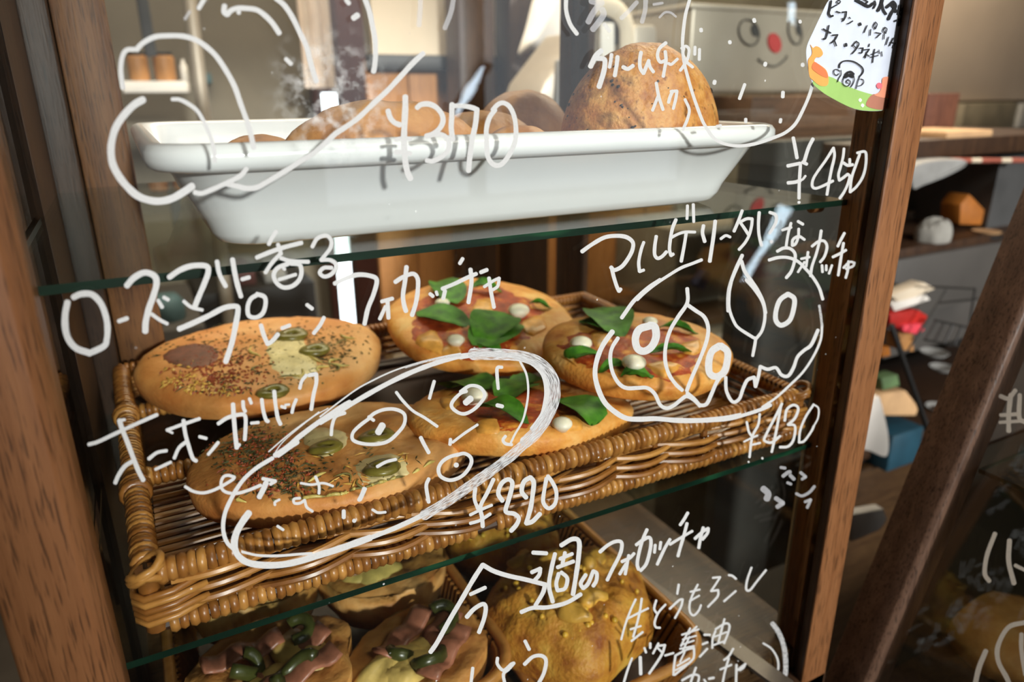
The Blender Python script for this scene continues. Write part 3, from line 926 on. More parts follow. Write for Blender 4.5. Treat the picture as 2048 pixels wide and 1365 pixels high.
# ------------------------------------------------------------------ the paper sticker
C2 = lambda l, s=5.6875, x0=1600, y0=0: [(x0 + x/s, y0 + y/s) for x, y in l]
def smooth2(pts, n=4):
    P = [Vector(p) for p in pts]; m = len(P); out = []
    for i in range(m):
        p0, p1, p2, p3 = P[i-1], P[i], P[(i+1) % m], P[(i+2) % m]
        for q in range(n):
            t = q/n; out.append(0.5*((2*p1)+(p2-p0)*t+(2*p0-5*p1+4*p2-p3)*t*t+(3*p1-p0-3*p2+p3)*t**3))
    return out
c_ = on_y(1728, 205, -.002)
sticker = thing('paper_sticker', c_, 'round paper note with vegetable names, deer and squirrel, stuck on the glass', 'sticker')
def flat(name, px, col, y, mat=None, rough=.6):
    b = MB(); b.prism([on_y(p[0], p[1], y) for p in smooth2(px)], (0, .00012, 0))
    return part(name, b, mat or simple(name + '_print', col, rough, 0.06, 60), sticker)
flat('paper', C2([(450,-60),(330,0),(240,170),(150,360),(80,520),(72,640),(92,780),(140,940),(240,1040),(420,1150),(620,1240),(820,1265),(970,1245),(1060,1160),(1130,1020),(1180,850),(1240,680),(1285,470),(1275,260),(1260,70),(1190,-20),(1080,-110),(900,-170),(650,-150)]), (0.60, 0.66, 0.78), -.0021)
flat('printed_meadow', C2([(145,930),(330,870),(520,970),(700,1040),(860,1085),(1000,1130),(1055,1165),(965,1243),(820,1263),(620,1238),(420,1148),(240,1038)]), (0.31, 0.52, 0.14), -.0023)
flat('printed_deer', C2([(118,505),(150,545),(185,525),(235,550),(262,610),(230,650),(185,655),(165,700),(230,740),(300,800),(325,890),(310,970),(230,975),(150,915),(110,870),(95,760),(95,680),(135,620),(135,560)]), (0.80, 0.35, 0.08), -.0025)
flat('printed_deer_back', C2([(165,705),(230,745),(295,805),(318,880),(260,870),(180,820),(135,770)]), (0.66, 0.18, 0.06), -.0027)
flat('printed_stump', C2([(840,1070),(1000,1140),(1060,1165),(965,1243),(850,1240),(750,1190)]), (0.42, 0.17, 0.11), -.0025)
flat('printed_squirrel', C2([(940,890),(1015,880),(1010,980),(1000,1060),(1010,1120),(850,1085),(900,1050),(930,990)]), (0.78, 0.30, 0.18), -.0026)
flat('printed_squirrel_tail', C2([(1010,1060),(1020,960),(1040,905),(1090,890),(1120,930),(1105,970),(1070,970),(1060,1030),(1035,1095)]), (0.40, 0.19, 0.15), -.00265)
flat('printed_apple', C2([(875,960),(900,940),(935,960),(930,1000),(895,1010),(872,985)]), (0.88, 0.16, 0.20), -.0027)
for q in ((685,1140), (712,1200)):
    flat('printed_flower', C2([(q[0]-20,q[1]),(q[0],q[1]-22),(q[0]+20,q[1]),(q[0],q[1]+22)]), (0.8, 0.93, 0.75), -.0025)
build_writing(stick_strokes, 'black_writing', sticker, on_stick, [M['black_ink']]*3)

# ------------------------------------------------------------------ the slanted showcase at right
S0 = Vector((.66, -.2, -.66))
case2 = thing('slanted_cabinet', S0, 'second showcase with a slanting glass front beside the first one', 'cabinet')
def slant_pt(y, nn, z):
    return Vector((SL_P.x + .329*(z - SL_P.z) + nn, y, z))
def slant_bar(poly, z0, z1, mat, name, bevel=.0012):
    b = MB(); n = len(poly)
    b.add([slant_pt(y, q, z0) for y, q in poly] + [slant_pt(y, q, z1) for y, q in poly],
          [tuple(range(n)), tuple(range(2*n-1, n-1, -1))] + [(k, n+k, n+(k+1) % n, (k+1) % n) for k in range(n)])
    return part(name, b, mat, case2, bevel=bevel)
slant_bar([(0, 0), (-.0362, 0), (-.0405, .0035), (-.0425, .012), (-.0425, .034), (0, .034)], -.63, .12, M['side'], 'stile')
slant_bar([(-.40, 0), (-.445, 0), (-.445, .034), (-.40, .034)], -.63, .12, M['side'], 'stile')
b = MB(); b.add([slant_pt(y, q, z) for z in (-.62, .11) for y, q in ((-.042, .009), (-.40, .009), (-.40, .013), (-.042, .013))], [(0,1,2,3),(7,6,5,4),(0,4,5,1),(1,5,6,2),(2,6,7,3),(3,7,4,0)])
pane2 = part('glass_pane', b, M['glass_plain'], case2)
b = MB(); b.box((.66, -.43, -.3400), (1.08, -.046, -.3355)); b.mi = [0, 0, 1, 1, 1, 1]; part('glass_shelf', b, [M['shelf'], M['edge']], case2)
b = MB(); b.box((.60, -.445, -.645), (1.10, 0, -.60)); part('bottom_board', b, M['dark'], case2)
b = MB(); b.box((1.09, -.445, -.645), (1.11, 0, .12)); part('back_panel', b, M['dark'], case2)
b = MB(); b.prism([(.60, -.012, -.60), (1.09, -.012, -.60), (1.09, -.012, .12), (.82, -.012, .12)], (0, .010, 0)); part('side_panel', b, simple('stained_ply', (.022, .014, .008), .7, .2, 20), case2)
b = MB(); b.prism([(.60, -.443, -.60), (1.09, -.443, -.60), (1.09, -.443, -.29), (.69, -.443, -.29)], (0, .008, 0)); part('side_panel', b, M['dark'], case2)  # low end panel added out of view to keep sun off the interior
b = MB(); b.box((.76, -.445, .12), (1.11, 0, .145)); part('top_board', b, M['side'], case2, bevel=.002)
build_writing(side_strokes[0], 'handwritten_price', pane2, on_side, [M['ink_brightened']]*3)
build_writing(side_strokes[1], 'handwritten_name', pane2, on_side, [M['ink_brightened']]*3)
b = MB(); b.box((.60, -.445, -1.35), (1.10, 0, -.661)); solo('counter_base', b, M['dark'], 'dark base under the slanted glass showcase', 'counter', bevel=.003)

# ------------------------------------------------------------------ enamel tray
def rrect(x0, x1, y0, y1, r, z, n=7):
    P = []
    for cx, cy, a0 in ((x1-r, y0+r, -PI/2), (x1-r, y1-r, 0), (x0+r, y1-r, PI/2), (x0+r, y0+r, PI)):
        for k in range(n):
            a = a0 + PI/2*k/(n-1); P.append((cx+r*math.cos(a), cy+r*math.sin(a), z))
    return P
TX0, TX1, TY0, TY1 = .008, .4365, .0215, .372
PROF = [(.050,-.0812),(.0365,-.0808),(.0318,-.0788),(.0285,-.0738),(.0262,-.067),(.0120,-.0385),(.0095,-.0372),(.0040,-.0368),(.0012,-.0348),(.0,-.0312),(.0002,-.0272),(.0022,-.0240),(.0055,-.0228),(.0088,-.0235),(.0112,-.0262),(.0135,-.0380),(.0278,-.0665),(.0303,-.0725),(.0345,-.0768),(.050,-.0785)]
m, nt, bb = newmat('enamel'); M['enamel'] = m
tc = N(nt, 'ShaderNodeTexCoord'); no = N(nt, 'ShaderNodeTexNoise'); no.inputs['Scale'].default_value = 34; no.inputs['Detail'].default_value = 4
nt.links.new(tc.outputs['Object'], no.inputs['Vector'])
r = ramp(nt, [(0.22, (0.66, 0.57, 0.43)), (0.27, (0.84, 0.85, 0.86)), (0.7, (0.86, 0.87, 0.88))]); nt.links.new(no.outputs['Fac'], r.inputs[0])
nt.links.new(r.outputs[0], bb.inputs['Base Color']); bb.inputs['Roughness'].default_value = 0.16
b = MB(); b.loft([rrect(TX0+d, TX1-d, TY0+d, TY1-d, max(.030-d*.25, .012), z) for d, z in PROF])
tray = solo('enamel_tray', b, M['enamel'], 'white enamel roasting tray with a rolled rim on the upper glass shelf', 'tray', smooth=True)

# ------------------------------------------------------------------ loaves
def polar(rx, ry, prof, wob, seed, rings=18, n=56, bump=.0015, dimples=(), under=((.985, .32), (.93, .10), (.84, 0.0))):
    """closed bread mesh about (0,0,0): prof(r01)->height of top, flat underside"""
    V = []; F = []
    def rad(a): return 1 + wob*nz(math.cos(a)*1.3, math.sin(a)*1.3, seed)
    V.append((0, 0, prof(0)))
    for i in range(1, rings+1):
        t = math.sin(PI/2*i/rings)
        for k in range(n):
            a = 2*PI*k/n; R = rad(a)
            x, y = rx*R*t*math.cos(a), ry*R*t*math.sin(a)
            z = prof(t) + bump*(nz(x*55, y*55, seed) + .5*nz(x*130, y*130, seed+4))*(1 if i < rings else 0)
            for dx, dy, dr, dd in dimples:
                q = math.hypot(x-dx, y-dy)/dr
                if q < 1: z -= dd*(1-q*q)**2
            V.append((x, y, z))
    for j, (t, z) in enumerate(under):
        for k in range(n):
            a = 2*PI*k/n; R = rad(a); V.append((rx*R*t*math.cos(a), ry*R*t*math.sin(a), prof(1)*z))
    for k in range(n): F.append((0, 1+k, 1+(k+1) % n))
    for i in range(rings+2):
        for k in range(n):
            l = (k+1) % n; a = 1+i*n; F.append((a+k, a+n+k, a+n+l, a+l))
    a = 1+(rings+2)*n; F.append(tuple(a+k for k in range(n)))
    return V, F
def loaf(name, c, rx, ry, h, mat, label, cat='bread', rot=0, wob=.12, seed=1, p=2.4, q=1.8, edge=.32, bump=.0015, group=None, under=((.985, .32), (.93, .10), (.84, 0.0))):
    V, F = polar(rx, ry, lambda t: h*(edge + (1-edge)*max(0, 1-t**p)**(1/q)), wob, seed, bump=bump, under=under)
    R = Matrix.Rotation(rot, 3, 'Z'); b = MB(); b.add([Vector(c) + R @ Vector(v) for v in V], F)
    return solo(name, b, mat, label, cat, group, smooth=True)
M['loaf'] = crust('loaf_crust', (0.66, 0.36, 0.13), (0.56, 0.26, 0.075), (0.42, 0.165, 0.04), 26, .35)
M['dome'] = crust('dome_crust', (0.74, 0.40, 0.12), (0.58, 0.25, 0.058), (0.36, 0.11, 0.020), 85, .9, speck=170)
M['olive_loaf'] = crust('dark_crust', (0.46, 0.23, 0.07), (0.38, 0.17, 0.045), (0.26, 0.10, 0.03), 30, .4)
ZTR = -.0782
DX, DY, DRX, DRY = .3520, .0920, .0675, .0450
dome = loaf('round_loaf', (DX, DY, ZTR), DRX, DRY, .1120, M['dome'], 'big round peppered loaf at the tray\'s right end', seed=3, p=2.0, q=2.0, wob=.04, edge=.36, bump=.0022, under=((.90, .62), (.68, .22), (.46, 0.0)))
b = MB()
for i in range(60):
    a = random.uniform(-PI-.2, 0.25); t = 1 - .55*random.random()**2; 
    x, y = DRX*t*math.cos(a), DRY*t*math.sin(a); z = .112*(.36+.64*max(0, 1-t**2)**.5)
    c = Vector((DX+x, DY+y, ZTR+z+.0004)); s = random.uniform(.0007, .0019)
    nrm = Vector((x*1.4, y*1.4, .05)).normalized(); u = nrm.orthogonal().normalized(); w = nrm.cross(u)
    ring = [c + u*(s*random.uniform(.6, 1.2)*math.cos(q)) + w*(s*random.uniform(.6, 1.2)*math.sin(q)) for q in [2*PI*k/6 for k in range(6)]]
    b.add(ring + [c + nrm*s*.6], [(k, (k+1) % 6, 6) for k in range(6)] + [tuple(range(5, -1, -1))])
part('peppercorns', b, simple('pepper', (0.03, 0.015, 0.008), .6), dome, kind='stuff')
loaf('bread_roll', (.150, .105, ZTR), .078, .040, .0740, M['loaf'], 'long golden roll lying at the tray\'s left front', rot=.12, seed=9, wob=.22, p=2.2, group='golden rolls in the enamel tray')
loaf('bread_roll', (.083, .168, ZTR), .035, .038, .0520, M['loaf'], 'small golden roll behind the long roll at the tray\'s left', seed=15, group='golden rolls in the enamel tray')
loaf('bread_roll', (.251, .102, ZTR), .040, .028, .0560, M['loaf'], 'low golden roll at the front of the tray\'s middle', seed=21, group='golden rolls in the enamel tray')
loaf('bread_roll', (.262, .180, ZTR), .052, .045, .0640, M['olive_loaf'], 'darker brown roll at the back of the tray\'s middle', seed=27, group='golden rolls in the enamel tray')
loaf('bread_roll', (.330, .240, ZTR), .050, .045, .0800, M['olive_loaf'], 'brown roll half hidden behind the big round loaf', seed=33, group='golden rolls in the enamel tray')

# ------------------------------------------------------------------ wicker basket with its canes
BX0, BX1, BY0, BY1 = -.027, .496, .0335, .395
ZR, ZL = -.2568, -.2925
basket = thing('wicker_basket', (.235, .21, -.3003), 'long brown wicker basket tray full of focaccias on the lower glass shelf', 'basket')
def torus(R, r, n=12, k=6, flat=1.0):
    b = MB(); vs = []; fs = []
    for i in range(n):
        a = 2*PI*i/n
        for j in range(k):
            q = 2*PI*j/k; rr = R + r*math.cos(q)*flat
            vs.append((r*math.sin(q), rr*math.cos(a), rr*math.sin(a)))
    for i in range(n):
        for j in range(k):
            fs.append((i*k+j, i*k+(j+1) % k, ((i+1) % n)*k+(j+1) % k, ((i+1) % n)*k+j))
    b.add(vs, fs); return b
wrap_me = torus(.0054, .0030, 12, 6, .85).mesh('cane_wrap', M['cane'], smooth=True)
first = [None]
def wrap(par, p, rz=0, s=1.0):
    o = bpy.data.objects.new('cane_wrap', wrap_me); COL.objects.link(o); o.parent = par
    o.location = Vector(p) - ORG[par.name]; o.rotation_euler = (random.uniform(0, 6), random.uniform(-.06, .06), rz + random.uniform(-.09, .09))
    o.scale = (random.uniform(.92, 1.08),) + (s*random.uniform(.96, 1.05),)*2
    return o
b = MB(); b.tube([(BX0, BY0, ZR), (BX1, BY0, ZR)], .0045); rim = part('rim', b, M['cane_dark'], basket)
b = MB(); b.tube([(BX0, BY0, ZL), (BX1, BY0, ZL)], .0038); foot = part('foot_rim', b, M['cane_dark'], basket)
b = MB(); b.tube([(BX0, BY0, ZR), (BX0-.010, BY1, ZR)], .0045); lrim = part('rim', b, M['cane_dark'], basket)
x = BX0 + .008
while x < BX1 - .003:
    if not .1045 < x < .1065: wrap(rim, (x, BY0, ZR)); 
    x += .0053
x = BX0 + .009
while x < BX1 - .003:
    if abs(x - .186) > .006: wrap(foot, (x, BY0 + .001, ZL), 0, .90)
    x += .0055
y = BY0 + .012
while y < BY1:
    t = (y-BY0)/(BY1-BY0); wrap(lrim, (BX0 - .010*t, y, ZR), PI/2, 1.0); y += .0054
# wrapped cross bars seen at the left
for yb in (.198, .335):
    b = MB(); b.tube([(BX0-.004, yb, -.2790), (BX1, yb, -.2790)], .0040); bar = part('cross_bar', b, M['cane_dark'], basket)
    x = BX0 + .004
    while x < .055: wrap(bar, (x, yb, -.2790), 0, 1.0); x += .0056
    for k in (-1, 0, 1): wrap(lrim, (BX0 - .010*(yb-.06-BY0)/(BY1-BY0), yb - .060 + k*.0052, ZR), PI/2, 1.35)
# knotted front corners
for cx in (BX0, BX1):
    b = MB(); b.tube([(cx, BY0, ZL-.001), (cx, BY0, ZR+.004)], .0058, 10); part('corner_post', b, M['cane'], basket, smooth='auto')
    b = MB()
    for k in range(3):
        z = ZR + .004 - k*.003
        b.tube([(cx + .0088*math.cos(a), BY0 + .0088*math.sin(a), z + .006*math.cos(a + k)) for a in [2*PI*i/14 for i in range(14)]], .0024, 6, closed=True)
    part('corner_lashing', b, M['cane'], basket, smooth=True)
    for k, z in enumerate((-.2670, -.2712, -.2754, -.2796, -.2838)):
        s_ = 1 if cx == BX0 else -1; b = MB()
        b.tube([(cx + s_*.030, BY0 - .002 - .003*(k % 2), z + .002), (cx + s_*.012, BY0 - .0075, z), (cx - s_*.003, BY0 - .0078, z - .0006), (cx - s_*.0082, BY0 - .001, z - .0006), (cx - s_*.0080, BY0 + .012, z), (cx - s_*.0050, BY0 + .030, z)], .0022, 7)
        part('corner_cane', b, M['cane'], basket, smooth=True)
# the other rims, their windings joined
b = MB(); 
def wound(p0, p1, R=.0052):
    p0, p1 = Vector(p0), Vector(p1); d = p1-p0; n = int(d.length/.0054); u = d.normalized()
    up = Vector((0,0,1)); s = u.cross(up)
    for i in range(n+1):
        c = p0 + d*(i/n)
        b.tube([c + up*(R*math.cos(a)) + s*(R*math.sin(a)) for a in [2*PI*k/9 for k in range(9)]], .0026, 5, closed=True)
wound((BX1, BY0+.008, ZR), (BX1+.010, BY1, ZR)); wound((BX0-.010, BY1, ZR), (BX1+.010, BY1, ZR))
wound((BX0, BY0+.008, ZL), (BX0-.008, BY1, ZL), .0044); wound((BX1, BY0+.008, ZL), (BX1+.008, BY1, ZL), .0044)
part('rim_winding', b, M['cane'], basket, kind='stuff', smooth=True)
# stakes and weavers of the sides
stakes = [BX0 + .052*i for i in range(1, 11)]
for x in stakes:
    b = MB(); b.tube([(x, BY0+.002, ZL), (x, BY0+.002, ZR)], .0030, 8); part('stake', b, M['cane'], basket, smooth='auto')
def weaver(p0, p1, z, ph, amp, zamp, name='weaver'):
    p0, p1 = Vector((*p0, 0)), Vector((*p1, 0)); d = p1-p0; L = d.length; n = max(8, int(L/.0065)); u = d.normalized(); s = Vector((u.y, -u.x, 0))
    P = []
    for i in range(n+1):
        q = L*i/n; a = PI*q/.052 + ph
        P.append(p0 + u*q + s*(amp*math.sin(a)) + Vector((0, 0, z + zamp*math.sin(a*0.5 + ph*.7 + .4) + .0006*nz(q*40, z*900))))
    b = MB(); b.tube(P, .0023 if amp > .005 else .00195, 7); part(name, b, M['cane'], basket, smooth='auto')
for k, z in enumerate((-.2662, -.2702, -.2742, -.2782, -.2822, -.2856)):
    weaver((BX0+.012, BY0-.001), (BX1-.012, BY0-.001), z, PI*(k % 2), .0056, .0034)
    weaver((BX0-.001, BY0), (BX0-.009, BY1), z, PI*(k % 2), .0035, .0012)
    weaver((BX1+.001, BY0), (BX1+.009, BY1), z, PI*(k % 2)+.5, .0035, .0012)
    weaver((BX0-.009, BY1), (BX1+.009, BY1), z, PI*(k % 2), .0038, .0012)
for i in range(74):
    y = BY0 + .006 + i*.0047
    weaver((BX0+.004, y), (BX1-.002, y), -.2955, PI*(i % 2), .0004, .0012, 'floor_cane') if i < 40 else None
b = MB(); b.box((BX0+.002, BY0+.19, -.2985), (BX1-.002, BY1, -.2945)); b.box((BX0+.002, BY0+.004, -.2992), (BX1-.002, BY0+.2, -.2975)); part('base_board', b, M['cane_dark'], basket)

# ------------------------------------------------------------------ focaccias and pizzas
M['foc'] = crust('focaccia_crust', (0.74, 0.40, 0.15), (0.66, 0.29, 0.080), (0.50, 0.165, 0.036), 16, .35)
M['piz'] = crust('pizza_crust', (0.85, 0.50, 0.17), (0.77, 0.34, 0.068), (0.58, 0.18, 0.028), 32, .5)
M['herb'] = simple('dried_herb', (0.060, 0.055, 0.012), .7, .4, 300)
M['chili'] = simple('red_pepper_bits', (0.30, 0.055, 0.015), .5, .3, 300)
M['onion'] = simple('fried_onion', (0.62, 0.36, 0.07), .4, .25, 200)
M['cheese'] = simple('melted_cheese', (0.74, 0.60, 0.30), .35, .15, 90, bump=.3)
M['olive'] = simple('green_olive', (0.165, 0.135, 0.022), .3, .25, 120)
M['sauce'] = crust('tomato_sauce', (0.78, 0.32, 0.040), (0.46, 0.060, 0.009), (0.19, 0.018, 0.005), 62, .7)
M['melt'] = simple('melted_yellow_cheese', (0.74, 0.34, 0.06), .35, .3, 110, bump=.4)
M['mozz'] = simple('mozzarella', (0.86, 0.80, 0.64), .35, .05, 60, sss=.2)
m, nt, bb = newmat('basil'); M['basil'] = m
tc = N(nt, 'ShaderNodeTexCoord'); no = N(nt, 'ShaderNodeTexNoise'); no.inputs['Scale'].default_value = 90
nt.links.new(tc.outputs['Object'], no.inputs['Vector'])
r = ramp(nt, [(0.3, (0.024, 0.105, 0.008)), (0.7, (0.085, 0.27, 0.016))]); nt.links.new(no.outputs['Fac'], r.inputs[0]); nt.links.new(r.outputs[0], bb.inputs['Base Color'])
bb.inputs['Roughness'].default_value = .5; bb.inputs['Specular IOR Level'].default_value = .22; bb.inputs['Subsurface Weight'].default_value = .1; bb.inputs['Subsurface Radius'].default_value = (.001, .003, .0008)
class Flat:
    """one flat bread: a tilted disc, its top plane for the toppings"""
    def __init__(s, name, c, r, asp, tilt, t, mat, label, seed, group, dimples=(), roll=0.0):
        s.c, s.r, s.asp, s.t = Vector(c), r, asp, t; s.R = Matrix.Rotation(roll, 3, 'Y') @ Matrix.Rotation(tilt, 3, 'X')
        s.n = s.R @ Vector((0, 0, 1)); s.top = s.c + s.n*t
        s.f = lambda q: t*(.50 + .50*max(0, 1-q**4.2)**.5)*(1 - .12*math.exp(-((q-.45)/.4)**2))
        s.seed = seed; s.obj = thing(name, s.c, label, 'bread', group)
        V, F = polar(r, r*asp, s.f, .07, seed, rings=16, n=72, bump=.0018, dimples=dimples)
        b = MB(); b.add([s.c + s.R @ Vector(v) for v in V], F); part('crust', b, mat, s.obj, smooth=True)
    def at(s, px, py): return on_plane(px, py, s.top, s.n)
    def surf(s, x, y, dz=0.0):
        q = math.hypot(x/s.r, y/(s.r*s.asp))
        if q > .96: x, y, q = x*.96/q, y*.96/q, .96
        z = s.f(q) + .0018*(nz(x*55, y*55, s.seed) + .5*nz(x*130, y*130, s.seed+4))
        return s.c + s.R @ Vector((x, y, z + dz))
    def loc(s, px, py):
        p = s.R.transposed() @ (s.at(px, py) - s.c); return p.x, p.y
    def patch(s, name, outline, mat, h=.0016, px=True, label=None, lump=0.0):
        P = [s.loc(*p) for p in outline] if px else outline
        P = [tuple(v) for v in smooth2(P, 5)]
        cx = sum(p[0] for p in P)/len(P); cy = sum(p[1] for p in P)/len(P); n = len(P); V = [s.surf(cx, cy, h)]; F = []
        rings = (.25, .5, .75, .93, 1.03)
        for i, t in enumerate(rings):
            for k, (x, y) in enumerate(P):
                j = 1 + .16*nz(x*160, y*160, s.seed+9)*t
                X, Y = cx+(x-cx)*t*j, cy+(y-cy)*t*j
                V.append(s.surf(X, Y, (h*(1-t**4) + lump*nz(X*120, Y*120, 5)) if i < 4 else -.0012))
        for k in range(n): F.append((0, 1+k, 1+(k+1) % n))
        for i in range(len(rings)-1):
            for k in range(n):
                l = (k+1) % n; a = 1+i*n; F.append((a+k, a+n+k, a+n+l, a+l))
        b = MB(); b.add(V, F); return part(name, b, mat, s.obj, label, smooth=True)
    def bits(s, name, centres, mat, count, size, long=3.0, kind='stuff'):
        b = MB(); rnd = random.Random(s.seed*7 + len(name))
        for i in range(count):
            px, py, sx, sy = rnd.choice(centres); x, y = s.loc(px + rnd.gauss(0, sx), py + rnd.gauss(0, sy))
            if math.hypot(x/s.r, y/(s.r*s.asp)) > .93: continue
            a = rnd.uniform(0, 2*PI); l = size*rnd.uniform(.5, 1.4)*long/2; w = size*rnd.uniform(.3, .6)
            u = Vector((math.cos(a), math.sin(a))); v = Vector((-u.y, u.x)); o = Vector((x, y))
            q = [o-u*l, o+v*w, o+u*l, o-v*w]
            b.add([s.surf(p.x, p.y, .0004) for p in q] + [s.surf(x, y, .0004+w*1.3)], [(0,1,4),(1,2,4),(2,3,4),(3,0,4)])
        return part(name, b, mat, s.obj, kind=kind)
    def olive(s, px, py, rpx, squash=.62):
        x, y = s.loc(px, py); c = s.surf(x, y, .0012); x2, y2 = s.loc(px+rpx, py); R = abs(x2-x); r = R*.40
        b = MB(); P = [c + s.R @ Vector((R*.66*math.cos(a), R*.66*squash*math.sin(a)*1.25, .0006*math.sin(a*2))) for a in [2*PI*k/16 for k in range(16)]]
        b.tube(P, r, 7, closed=True, flat=.55); b.lathe([(R*.35, -.001), (R*.3, .0006), (R*.05, .0008)], 12, c)
        return part('olive_slice', b, M['olive'], s.obj, smooth=True)
    def mozz(s, px, py, rpx, tall=.8):
        x, y = s.loc(px, py+rpx*.5); c = s.surf(x, y, 0); R = abs((s.at(px+rpx, py)-s.at(px, py)).length)
        b = MB(); b.lathe([(R*.5, -.001)] + [(R*math.cos(a), R*tall*(.75+.75*math.sin(a))) for a in (-.7, -.3, 0, .3, .6, .9, 1.15, 1.4)] + [(.0002, R*tall*1.5)], 18, c)
        return part('mozzarella_ball', b, M['mozz'], s.obj, smooth=True)
    def leaf(s, base, tip, wide=.55, lift=.004, curl=.004, roll=0.0):
        (x0, y0), (x1, y1) = s.loc(*base), s.loc(*tip); A = Vector((x0, y0)); B = Vector((x1, y1)); L = (B-A).length; u = (B-A).normalized(); v = Vector((-u.y, u.x))
        n = 11; V = []; F = []; W = L*wide*.5
        for i in range(n+1):
            t = i/n; w = W*(math.sin(PI*min(1, t**.8))**.85)*(1.0 if t < .98 else .3) + .0003
            for j in range(-3, 4):
                f = j/3; p = A + u*(L*t) + v*(w*f)
                z = lift*(.4+.6*math.sin(PI*t)) + curl*(f*f)*math.sin(PI*t) - curl*1.1*t*t + roll*f*w + .0007*math.sin(t*16+abs(f)*3)*(1-abs(f)*.4) - (.0006 if j == 0 else 0)
                q = s.surf(max(-s.r*1.2, min(s.r*1.2, p.x)), p.y, 0); V.append(q + s.n*(max(z, .0008)))
        for i in range(n):
            for j in range(6):
                a = i*7+j; F.append((a, a+1, a+8, a+7))
        m_ = len(V); V += [q - s.n*.00035 for q in V]; F += [tuple(reversed([m_+i for i in f])) for f in F]
        b = MB(); b.add(V, F); return part('basil_leaf', b, M['basil'], s.obj, smooth=True)

GF, GP = 'focaccias in the wicker basket', 'margherita focaccias in the wicker basket'
f2 = Flat('focaccia', (.1030, .1275, -.2730), .1050, .87, -.0908, .032, M['foc'], 'onion and olive focaccia at the basket\'s left front', 5, GF,
          dimples=[(.02, .01, .03, .005), (.055, -.03, .025, .005), (-.02, .045, .025, .004), (.06, .04, .025, .004)])
f1 = Flat('focaccia', (.0900, .3322, -.2630), .1150, .90, .0564, .034, M['foc'], 'browner focaccia with burnt red patch behind the onion and olive one', 11, GF,
          dimples=[(.03, .02, .03, .005), (.05, -.03, .025, .005)])
for fb, herb, chili, on in ((f2, [(500,870,42,20),(560,920,45,22),(480,900,42,22),(570,960,45,20),(560,1000,40,12),(760,950,110,40)], [(510,890,45,22),(550,940,45,20),(580,990,40,12)], [(690,960,60,30),(790,930,60,30)]),
                            (f1, [(420,690,60,25),(600,700,70,30),(480,780,60,20),(640,690,50,25)], [(440,740,50,25)], [(360,755,32,18),(400,770,40,15)])):
    fb.bits('green_herbs', herb, M['herb'], 900, .0014, 3.6); fb.bits('red_pepper_bits', chili, M['chili'], 420, .0020, 2.0); fb.bits('fried_onion', on, M['onion'], 60 if fb is f2 else 130, .0015 if fb is f2 else .0026, 7 if fb is f2 else 2.2)
f2.patch('melted_cheese', [(600,858),(640,846),(690,862),(694,884),(650,905),(610,890)], M['cheese'], .0008)
f2.patch('melted_cheese', [(712,915),(760,898),(812,905),(832,928),(800,952),(745,956),(714,940)], M['cheese'], .0008)
def sprig(fb, p, q, bend, w=.0007):
    (x0, y0), (x1, y1) = fb.loc(*p), fb.loc(*q); A = Vector((x0, y0)); B = Vector((x1, y1)); u = (B-A); v = Vector((-u.y, u.x))
    b = MB(); b.tube([fb.surf(*(A + u*t + v*(bend*math.sin(PI*t*1.3))), .0006 + .0006*math.sin(PI*t)) for t in [k/9 for k in range(10)]], [w*(.4+math.sin(PI*k/9)) for k in range(10)], 5); return b
ros = simple('rosemary', (0.20, 0.17, 0.045), .6, .3, 200); oni = simple('onion_sliver', (0.56, 0.44, 0.12), .35, .25, 120); rs_ = random.Random(4)
for fb, n_, cx, cy, sx, sy in ((f2, 26, 770, 950, 70, 38), (f2, 10, 560, 990, 60, 20), (f1, 14, 620, 710, 60, 30)):
    for i in range(n_):
        p = (cx + rs_.gauss(0, sx), cy + rs_.gauss(0, sy)); a = rs_.uniform(0, 6.28); l = rs_.uniform(18, 46)
        part('onion_sliver' if i % 2 else 'rosemary', sprig(fb, p, (p[0]+l*math.cos(a), p[1]+l*.5*math.sin(a)), rs_.uniform(-.5, .5), .0010 if i % 2 else .0006), oni if i % 2 else ros, fb.obj, smooth=True)
for q in ((762,925,44), (752,868,44), (650,890,40)): f2.olive(*q)
f1.patch('burnt_patch', [(320,705),(350,685),(410,680),(440,700),(420,722),(360,728)], simple('burnt_paprika', (.15,.038,.014), .6, .3, 150), .0012)
f1.patch('melted_cheese', [(530,690),(560,665),(600,668),(620,700),(640,730),(600,750),(550,735)], M['cheese'], .0012)
for q in ((582,668,36), (543,766,36), (628,694,34)): f1.olive(*q)

p3 = Flat('margherita_focaccia', (.2590, .1130, -.2660), .0985, .77, -.100, .028, M['piz'], 'margherita focaccia lying half under the others at the basket\'s front rim', 17, GP, roll=.10)
p1 = Flat('margherita_focaccia', (.3068, .2900, -.2420), .1000, 1.0, .1733, .028, M['piz'], 'margherita focaccia at the back with a tall clump of basil', 23, GP)
p2 = Flat('margherita_focaccia', (.3902, .1319, -.2400), .0860, 1.0, .0530, .030, M['piz'], 'margherita focaccia with four basil leaves at the basket\'s right end', 29, GP)
p1.patch('tomato_sauce', [(815,640),(840,590),(900,570),(970,562),(1040,580),(1090,610),(1080,660),(1030,690),(960,705),(900,712),(840,690)], M['sauce'], .0014, lump=.0008)
for o in ([(830,665),(870,655),(890,690),(860,705)], [(880,690),(910,680),(925,700),(900,716)], [(945,600),(990,595),(985,630),(950,632)], [(1040,640),(1080,625),(1095,650),(1060,668)]): p1.patch('melted_cheese', o, M['melt'], .0030)
p2.patch('tomato_sauce', [(1100,700),(1130,665),(1200,650),(1290,645),(1370,655),(1410,688),(1390,726),(1335,746),(1270,738),(1190,728),(1125,712)], M['sauce'], .0014, lump=.0008)
